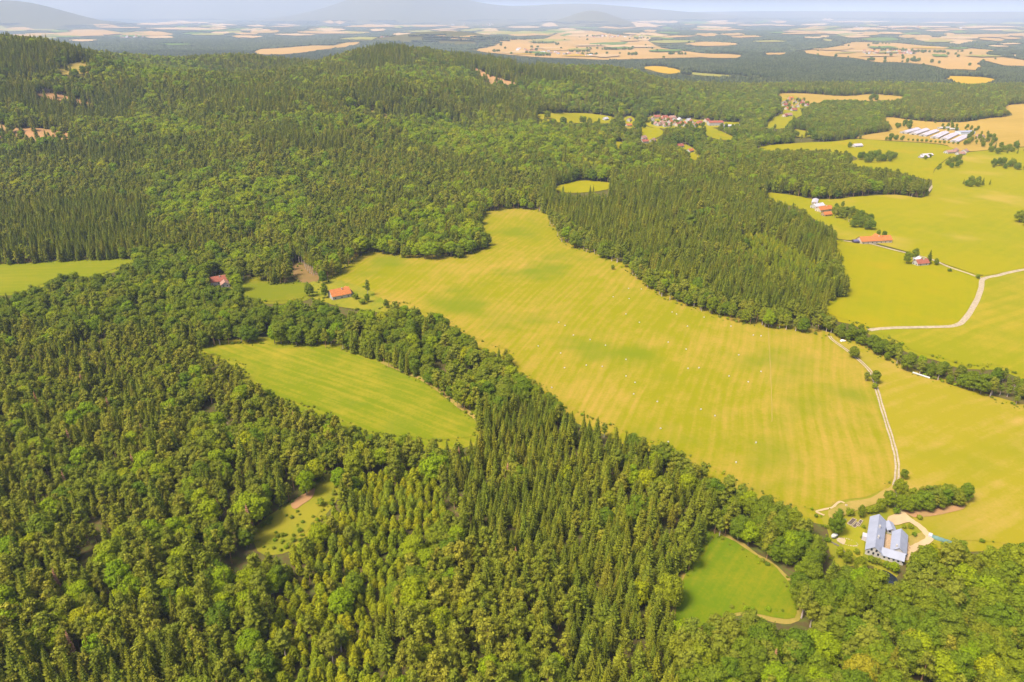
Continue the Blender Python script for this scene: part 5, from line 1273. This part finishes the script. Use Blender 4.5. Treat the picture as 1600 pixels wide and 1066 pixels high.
# stone ring, dry wall, white trailer, tarpaulin store
def stone_ring(px_, py_, rx, ry, rz, label):
    p = at(px_, py_); e = empty('fire_pit', tuple(p), rz); r = random.Random(4); n = 26
    Vd = [(rx * .93 * math.cos(k * 6.283 / 20), ry * .93 * math.sin(k * 6.283 / 20), .28) for k in range(20)]
    part('sand_bed', (Vd, [tuple(range(20))]), M_SAND, e)
    for k in range(n):
        a = k * 6.283 / n; s = r.uniform(.32, .5)
        V, F_ = ico((rx * math.cos(a), ry * math.sin(a), .25), (s * 1.3, s, s * .8), np.random.default_rng(k), .25)
        part('stone', (V, F_), M_STONE, e)
    tag(e, label, 'fire pit')
stone_ring(1324, 848, 4.6, 2.5, -.45, 'oval stone edged sandy pit on the farm lawn')
def stone_wall(line, label):
    L = spline(line, False, 6); W = unproj(L[:, 0], L[:, 1]); e = empty('stone_wall', tuple(W[0])); r = random.Random(8)
    d = 0.0; i = 0
    seg = np.linalg.norm(np.diff(W[:, :2], axis=0), axis=1); cum = np.r_[0, np.cumsum(seg)]
    s = 0.0
    while s < cum[-1]:
        q = np.array([np.interp(s, cum, W[:, k]) for k in range(3)])
        for lvl in range(2):
            V, F_ = ico(q - W[0] + np.array([r.uniform(-.1, .1), r.uniform(-.1, .1), .25 + lvl * .42]), (r.uniform(.35, .5), r.uniform(.3, .42), .3), np.random.default_rng(i), .25); i += 1
            part('stone', (V, F_), M_DARKSTONE, e)
        s += .72
    tag(e, label, 'stone wall')
M_DARKSTONE = plain('dark_stone', (.16, .14, .12), .95, .25, 1.2)
stone_wall([(1300, 849), (1306, 852), (1313, 857), (1318, 863), (1323, 867)], 'dark curved dry stone wall across the farm garden')
p = at(1303, 840.5); tr = empty('trailer', tuple(p), .5)
V = []; F_ = []
prof = [(0, .55), (.55, .62), (1.0, .9), (1.1, 1.5), (.95, 1.95), (.5, 2.15), (0, 2.2)]
for k in range(14):
    a = 2 * math.pi * k / 14
    for rr, zz in prof: V.append((1.9 * rr * math.cos(a), 1.05 * rr * math.sin(a), zz))
np_ = len(prof)
for k in range(14):
    for j in range(np_ - 1): F_.append((k * np_ + j, ((k + 1) % 14) * np_ + j, ((k + 1) % 14) * np_ + j + 1, k * np_ + j + 1))
part('body', (V, F_), M_WRAP, tr)
for s in (-1, 1):
    Vt, Ft = tube([(0, 0, -.1), (0, 0, .1)], [.33, .33], 10)
    part('wheel', ([(a, c + s * .8, b2 + .33) for a, b2, c in Vt], Ft + [tuple(range(9, -1, -1)), tuple(range(10, 20))]), M_PANE, tr)
part('drawbar', box(1.9, 3.0, -.08, .08, .5, .62), M_DARKWOOD, tr)
part('window', box(-.6, .6, -1.13, -1.0, 1.3, 1.75), M_PANE, tr)
tag(tr, 'small white rounded trailer at the garden edge', 'trailer')
p = at(1472, 845); tp = empty('tarpaulin_store', tuple(p), .95)
V, F_ = [], []
for i in range(9):
    y = -4.5 + i * 9 / 8
    for k in range(9):
        a = math.pi * k / 8; V.append((1.35 * math.cos(a) * (1 + .05 * math.sin(i * 2 + k)), y, 1.5 * math.sin(a) * (1 - .12 * (i % 2)) + .05))
for i in range(8):
    for k in range(8): F_.append((i * 9 + k, i * 9 + k + 1, (i + 1) * 9 + k + 1, (i + 1) * 9 + k))
F_ += [tuple(range(9)), tuple(72 + k for k in range(8, -1, -1))]
part('cover', (V, F_), M_TARP, tp)
part('stacked_end', box(-1.2, 1.2, 4.55, 6.2, -.1, 1.5), M_GREYROOF, tp)
part('stacked_end', box(-1.0, 1.0, -5.6, -4.55, -.1, 1.1), M_DARKSTONE, tp)
tag(tp, 'turquoise tarpaulin covered stack at the meadow edge', 'covered stack')
def car(px_, py_, rz, mat, label):
    p = at(px_, py_); e = empty('parked_car', tuple(p + (0, 0, .1)), rz)
    pr = [(-2.1, .35), (-2.1, .85), (-1.7, .95), (-1.2, 1.42), (.5, 1.45), (1.1, .98), (2.0, .85), (2.1, .35)]
    V = [(x, -.85, z) for x, z in pr] + [(x, .85, z) for x, z in pr]; n = len(pr)
    part('body', (V, [tuple(range(n)), tuple(range(2 * n - 1, n - 1, -1))] + [(i, n + i, n + (i + 1) % n, (i + 1) % n) for i in range(n)]), mat, e)
    for sx in (-1.3, 1.3):
        for sy in (-1, 1):
            Vt, Ft = tube([(0, 0, -.1), (0, 0, .1)], [.32, .32], 10)
            part('wheel', ([(a + sx, c + sy * .82, b2 + .32) for a, b2, c in Vt], Ft + [tuple(range(9, -1, -1)), tuple(range(10, 20))]), M_PANE, e)
    part('windscreen', ([(.56, -.7, 1.43), (1.06, -.7, 1.02), (1.06, .7, 1.02), (.56, .7, 1.43)], [(0, 1, 2, 3)]), M_PANE, e)
    tag(e, label, 'car')
M_DARKCAR = plain('dark_blue_paint', (.02, .03, .07), .3, .1, 1)
M_LIGHTCAR = plain('white_paint', (.75, .75, .75), .3, .05, 1)
car(1411, 869.5, .5, M_DARKCAR, 'dark blue car parked at the corner of the farm wing')
car(1317, 534, .2, M_LIGHTCAR, 'white car parked at the top of the farm track')
for (a, b2), lb in (((1320, 813), 'pale rounded boulder left of the garden beds'), ((1322, 790.5), 'white rounded boulder in the dry strip above the garden'), ((1328, 864), 'pale boulder beside the curved stone wall')):
    p = at(a, b2); V, F_ = ico((0, 0, .4), (.9, .75, .6), np.random.default_rng(int(a)), .2)
    o = mesh_obj('boulder', V, F_, M_STONE); o.location = tuple(p); tag(o, lb, 'boulder')

# the row of wrapped silage bales below the hedge
for i in range(11):
    p = at(1427 + i * 2.4, 584.0 + i * .78)
    V, F_ = tube([(0, 0, -.6), (0, 0, .6)], [.62, .62], 14)
    V = np.array([(c, a, b2 + .6) for a, b2, c in V])
    o = mesh_obj('wrapped_bale', V, F_ + [tuple(range(13, -1, -1)), tuple(range(14, 28))], M_WRAP); o.location = tuple(p + (0, 0, .2)); o.rotation_euler = (0, 0, -.55)
    tag(o, 'white wrapped bale in the row at the foot of the hedge', 'bale', 'row of wrapped bales below the hedge')

# the two houses in the woods, and the farms on the right
house('house', at(531, 464), math.radians(-58), 12.5, 18, 3.8, 4.6, M_ORANGE, M_WHITE, 'white house with a large orange tiled roof below the big meadow', windows=3)
house('house_extension', at(543, 459), math.radians(28), 7.5, 9, 3.0, 3.2, M_ORANGE, M_WHITE, 'orange roofed side wing joined to the big orange roof', cat='house', chimney=False, windows=1)
house('house', at(341, 443), math.radians(-62), 10, 17, 3.6, 3.8, M_RED, M_WHITE, 'white house with bright red roof at the valley wood edge', windows=3)
house('outbuilding', at(352, 447), math.radians(25), 7.5, 9, 2.8, 2.4, M_ROSE, M_WHITE, 'dull red roofed side building of the house in the valley wood', cat='outbuilding', chimney=False, windows=1)
house('farm_building', at(1365, 379), math.radians(-80), 11, 38, 3.6, 4.0, M_ORANGE, M_CREAM, 'long low farm building with orange roof by the lane', cat='farm building', windows=7)
house('farm_building', at(1371, 377), math.radians(10), 9, 12, 3.8, 3.6, M_ORANGE, M_CREAM, 'short orange roofed gable wing of the long farm building', cat='farm building', chimney=False, windows=1)
house('shed', at(1339.5, 379.5), math.radians(-85), 6, 11, 2.6, 1.2, plain('slate_blue_roof', (.10, .09, .17), .7), M_DARKWOOD, 'small dark blue roofed shed beside the long orange roof', cat='shed', chimney=False, windows=1)
house('cottage', at(1438, 414), math.radians(-75), 8, 14, 3.0, 3.2, M_RED, M_WHITE, 'small red roofed cottage wrapped in dark trees', cat='cottage')
house('cottage', at(1434, 409), math.radians(10), 6, 8, 3.0, 2.6, M_GREYROOF, M_WHITE, 'grey roofed back wing of the small red cottage', cat='cottage', chimney=False)
house('farm_building', at(1287, 330), math.radians(-65), 10, 22, 3.4, 3.6, M_ORANGE, M_CREAM, 'orange roofed farmstead building above the spinney', cat='farm building')
house('farm_building', at(1277, 325), math.radians(-60), 9, 18, 3.6, 2.6, M_GREYROOF, M_WHITE, 'white walled grey roofed building of the farmstead above the spinney', cat='farm building')
house('farm_building', at(1291, 337.5), math.radians(-70), 7, 12, 2.8, 2.8, M_ORANGE, M_WOOD, 'little orange roofed barn in front of the farmstead', cat='farm building', chimney=False)
house('farm_building', at(1273, 317), math.radians(-25), 7, 24, 2.6, 1.4, M_LILAC, M_CREAM, 'long pale roofed shed behind the farmstead', cat='farm building', chimney=False)
house('house', at(1339, 230), math.radians(-70), 10, 20, 3.6, 3.2, M_LILAC, M_WHITE, 'white house alone on the bright pasture', windows=3)
house('shed', at(1447.5, 244.5), math.radians(-75), 9, 22, 3.2, 2.0, M_LILAC, M_WHITE, 'rear pale shed between two dark trees on the pasture', cat='shed', chimney=False)
house('shed', at(1443, 247.5), math.radians(-75), 8, 18, 3.2, 2.0, M_LILAC, M_WHITE, 'front pale shed between two dark trees on the pasture', cat='shed', chimney=False)
for i, (a, b2, lb) in enumerate([(1484, 240, 'white farmhouse with rose roof at the head of the pasture'), (1491, 237.5, 'rear rose roofed barn of the pasture farm'), (1500, 242.5, 'rose roofed barn at the lower side of the pasture farm'), (1507, 238.5, 'small rose roofed barn at the end of the pasture farm')]):
    house('farm_building', at(a, b2), math.radians(-70 + 25 * (i % 2)), 10, 22 - 3 * i, 3.4, 3.2, M_ROSE, M_WHITE, lb, cat='farm building')
# long sheds
S0 = [(1411, 209.5), (1426, 211.5), (1441, 214), (1459, 217.5), (1474, 220), (1490, 223.5)]
S1 = [(1433, 203), (1447, 204), (1462, 206), (1477, 208.5), (1492, 211), (1508, 214.5)]
ORD = ['first', 'second', 'third', 'fourth', 'fifth', 'last']
for i, (a, b2) in enumerate(zip(S0, S1)):
    p, q = at(*a), at(*b2); d = q[:2] - p[:2]; L = float(np.linalg.norm(d)); rz = math.atan2(d[1], d[0]) - math.pi / 2
    e = house('livestock_shed', ((p[0] + q[0]) / 2, (p[1] + q[1]) / 2, (p[2] + q[2]) / 2), rz, 15, L, 3.4, 2.6, M_LILAC, M_WHITE, ORD[i] + ' of six long white sheds counted from the pasture end', 'long white livestock sheds', cat='shed', chimney=False, windows=0)
    part('door', box(-1.8, 1.8, -L / 2 - .1, -L / 2 - .02, -.1, 3.0), M_PANE, e)
    for k in range(4): part('roof_vent', box(-.5, .5, -L / 2 + L * (k + .5) / 4 - 1, -L / 2 + L * (k + .5) / 4 + 1, 5.9, 7.0), M_GREYROOF, e)
house('storage_hall', at(1507, 210), math.radians(-78), 18, 36, 6, 2.0, M_BLUEROOF, plain('pale_blue_cladding', (.5, .56, .62), .6), 'pale blue storage hall at the end of the long sheds', cat='hall', chimney=False, windows=0)
house('storage_hall', at(1474, 202), math.radians(-80), 10, 26, 4, 1.2, M_WHITE, M_WHITE, 'low white hall behind the long sheds', cat='hall', chimney=False, windows=0)
house('storage_hall', at(1489, 204), math.radians(-80), 10, 22, 4, 1.2, M_WHITE, M_WHITE, 'second low white hall behind the long sheds', cat='hall', chimney=False, windows=0)
house('house', at(1531, 217), math.radians(20), 10, 14, 5, 4, M_ROSE, M_CREAM, 'pale house among the trees beside the long sheds')
# villages
VILLAGE = [(1019,189,'W'),(1026,185.5,'R'),(1035,189.5,'R'),(1038,186,'R'),(1044,188.5,'R'),(1054,189,'W'),(1054,196,'O'),(1060,197.5,'R'),(1066,195.5,'O'),(1075,191,'D'),(1085,199,'O'),(1089,196.5,'O'),(1104,191,'R'),(1031,197,'W'),(1041,198.5,'W'),(1025,196,'W'),(1092,194.5,'R'),(1047,193,'O'),(1036,194,'W'),(1071,198,'O'),(1080,193,'R'),(1050,186.5,'W'),(1062,190,'D')]
ROOFS = {'W': M_ROSE, 'R': M_RED, 'O': M_ORANGE, 'D': M_GREYROOF}
RN = {'W': 'faded rose', 'R': 'dark red', 'O': 'orange', 'D': 'grey'}
for i, (a, b2, c) in enumerate(VILLAGE):
    rr = random.Random(i)
    house('house', at(a, b2), rr.uniform(-1.6, .2), 10, 15, 4.4, 4.2, ROOFS[c], M_WHITE if c != 'R' else M_CREAM, 'white walled house with %s roof in the valley village' % RN[c], 'valley village houses with %s roofs' % RN[c], cached='v' + c, windows=2)
house('village_hall', at(1117, 196), math.radians(-82), 16, 34, 7, 3.5, M_RED, M_WHITE, 'big white hall with red roof at the end of the valley village', cat='hall', windows=5)
house('village_hall', at(1142, 199.5), math.radians(-86), 16, 42, 5, 1.6, M_GREYROOF, M_WHITE, 'long grey roofed flat hall right of the valley village', cat='hall', chimney=False, windows=6)
for i, (a, b2, c, lb) in enumerate([(1007,223.5,'R','red roofed cottage below the village meadow'),(1005,218,'W','pale cottage at the edge of the village meadow'),(1020,222,'W','white cottage below the village meadow'),(1062,230.5,'R','lone red roofed cottage in the valley trees'),(1078,238,'O','lone orange roofed cottage above the yellow glade'),(1180,223.5,'R','red cottage at the edge of the grain strip'),(1139,168.5,'W','white house high in the valley woods'),(1149,169.5,'O','orange roofed house high in the valley woods'),(983,189.5,'W','pale house left of the valley village'),(982,198,'O','orange roofed house left of the valley village'),(946,188,'D','grey roofed barn at the end of the hill pasture')]):
    house('cottage', at(a, b2), -1.1 + .3 * (i % 3), 9, 14, 3.6, 3.6, ROOFS[c], M_WHITE, lb, cat='cottage', cached='c' + c)
for i, (a, b2) in enumerate([(1227,166.5),(1232,158.5),(1242,161.5),(1252,163.5),(1260,166.5),(1237,169),(1232,182),(1226,183),(1247,157),(1235,155.5),(1225,162.5),(1254,160.5),(1240,174),(1229,172),(1246,168)]):
    c = 'ROWR'[i % 4]
    house('house', at(a, b2), -1.2 + .5 * (i % 3), 10, 16, 4.2, 4.2, ROOFS[c], M_CREAM if i % 2 else M_WHITE, 'house with %s roof in the hamlet on the hill' % RN[c], 'hill hamlet houses with %s roofs' % RN[c], cached='h' + c + str(i % 2))
def far_village(cx, cy, hw, hh, n, name, seed, slope=0.0, size=1.0):
    r = random.Random(seed)
    for i in range(n):
        a = r.uniform(-1, 1); q = (cx + a * hw, cy + slope * a + r.uniform(-1, 1) * hh)
        p = unproj([q[0]], [q[1]], flat=True)[0]
        c = r.choice('RWOWD')
        house('house', p, r.uniform(-1.8, 1.8), 13 * size, 20 * size, 5 * size, 5 * size, ROOFS[c], M_WHITE, 'tiny %s roofed house in %s' % (RN[c], name), name + ' ' + RN[c], cached='f' + c + str(size), windows=0, chimney=False)
far_village(870, 83.5, 62, 1.8, 48, 'the far village strung across the straw fields', 1, 5.0)
far_village(965, 57.5, 42, 2.2, 34, 'the far village behind the straw fields', 2, 0, 1.2)
far_village(1390, 83, 42, 2.6, 52, 'the far village in the wide straw fields', 3, 0, 1.1)
far_village(620, 59.5, 24, 1.2, 20, 'the far village over the hill crest', 4, 0, 1.2)
far_village(205, 58, 20, 2.2, 18, 'the far village above the wooded knoll', 5, 0, 1.2)
far_village(735, 39.5, 50, 1.8, 16, 'the distant hazy town above the dark hill', 6, 0, 1.8)
far_village(330, 38, 60, 2.2, 16, 'the distant hazy town over the forest ridge', 7, 0, 2.0)
far_village(1420, 44, 90, 1.6, 16, 'the distant hazy town near the horizon', 8, 0, 2.0)
# dark clumps in the far straw fields
for i, (cx, cy, hw, n) in enumerate([(842,68.5,10,14),(871,70.5,3,5),(953,78.5,12,16),(980,78.5,8,9),(905,82,14,10),(930,58,16,16),(1000,61,14,12),(1395,80,30,26),(1450,83,26,22),(1375,69.5,16,10),(1425,97,11,10),(1360,96,5,5),(1060,86,14,10),(920,87,12,9),(846,88,14,14),(985,87,10,8)]):
    r = random.Random(90 + i)
    for k in range(n):
        p = unproj([cx + r.uniform(-1, 1) * hw], [cy + r.uniform(-.5, .5)], flat=True)[0]
        s = r.uniform(1.0, 1.5)
        SPOT.append((p[0], p[1], p[2] - .2, s * 1.25, s))

r = random.Random(77)
for i in range(110):                                   # hedgerow trees and small woods over the far straw fields
    if i % 2: cx, cy = r.uniform(770, 1090), r.uniform(60, 91)
    else: cx, cy = r.uniform(1270, 1560), r.uniform(70, 106)
    cy = round(cy / 4.5) * 4.5 + .9 * math.sin(cx / 23.0) + r.gauss(0, .25)
    p = unproj([cx], [cy], flat=True)[0]; s = r.uniform(.8, 1.5)
    SPOT.append((p[0], p[1], p[2] - .2, s * 1.5, s))
# ------------------------------------------------------------------ bales on the meadow
BALES = [(982,452),(1002,453),(958,465),(983,468),(978,492),(873,505),(883,510),(896,525),(999,505),(922,532),(841,542),(946,541),(876,553),(978,563),(882,576),(916,572),(941,574),(978,589),(992,599),(862,607),(990,617),(1044,692),(1050,489),(1057,492),(1100,497),(1074,511),(1142,511),(1177,525),(1189,526),(1044,536),(1072,547),(1154,556),(1075,577),(1092,576),(1189,582),(1139,589),(1169,598),(1027,629),(1095,641),(1117,651),(1032,671),(1181,693),(1150,724)]
V, F_ = [], []
nb = 16
for y, rr in ((-.62, .50), (-.62, .60), (-.56, .66), (.56, .66), (.62, .60), (.62, .50)):
    for k in range(nb): V.append((rr * math.cos(k * 6.283 / nb), y, .64 + rr * math.sin(k * 6.283 / nb)))
for i in range(5):
    for k in range(nb): F_.append((i * nb + k, i * nb + (k + 1) % nb, (i + 1) * nb + (k + 1) % nb, (i + 1) * nb + k))
F_ += [tuple(range(nb)), tuple(range(5 * nb + nb - 1, 5 * nb - 1, -1))]
bale_me = None
for i, (a, b2) in enumerate(BALES):
    p = at(a, b2)
    if bale_me is None:
        o = mesh_obj('hay_bale', V, F_, M_WRAP); bale_me = o.data
    else:
        o = bpy.data.objects.new('hay_bale', bale_me); C.objects.link(o)
    o.location = tuple(p + (0, 0, .3)); o.rotation_euler = (0, 0, random.uniform(0, 3.14)); o.scale = (.66, .66, .66)
    where = 'far end of the big meadow' if b2 < 500 else ('middle of the big meadow' if b2 < 600 else 'lower half of the big meadow')
    side = 'left' if a < 960 else ('centre' if a < 1110 else 'right')
    tag(o, 'white wrapped round bale lying in the %s, %s side' % (where, side), 'bale', 'bales %s %s' % (where, side))

if SPOT:
    S_ = np.array(SPOT)
    scatter('far_copse_foliage', [q[2] for q in SPECIES['broad']], S_[:, :3], np.arange(len(S_)) % 4, S_[:, 3], S_[:, 4], np.arange(len(S_)) * 1.3, 'dark clumps of trees dotting the far straw fields')

# ------------------------------------------------------------------ haze: one closed box of pale air
hz = bpy.data.materials.new('haze_air'); hz.use_nodes = True
nt = hz.node_tree
for n in list(nt.nodes):
    if n.type == 'BSDF_PRINCIPLED': nt.nodes.remove(n)
pv = N(nt, 'ShaderNodeVolumePrincipled')
pv.inputs['Color'].default_value = (.62, .74, 1.0, 1); pv.inputs['Density'].default_value = HAZE_D; pv.inputs['Anisotropy'].default_value = 0.0
nt.links.new(pv.outputs[0], nt.nodes['Material Output'].inputs['Volume'])
hb = mesh_obj('haze', *box(-130000, 130000, -1500, 115000, -60, 720), hz)
tag(hb, 'pale blue haze lying over the whole landscape', kind='stuff')
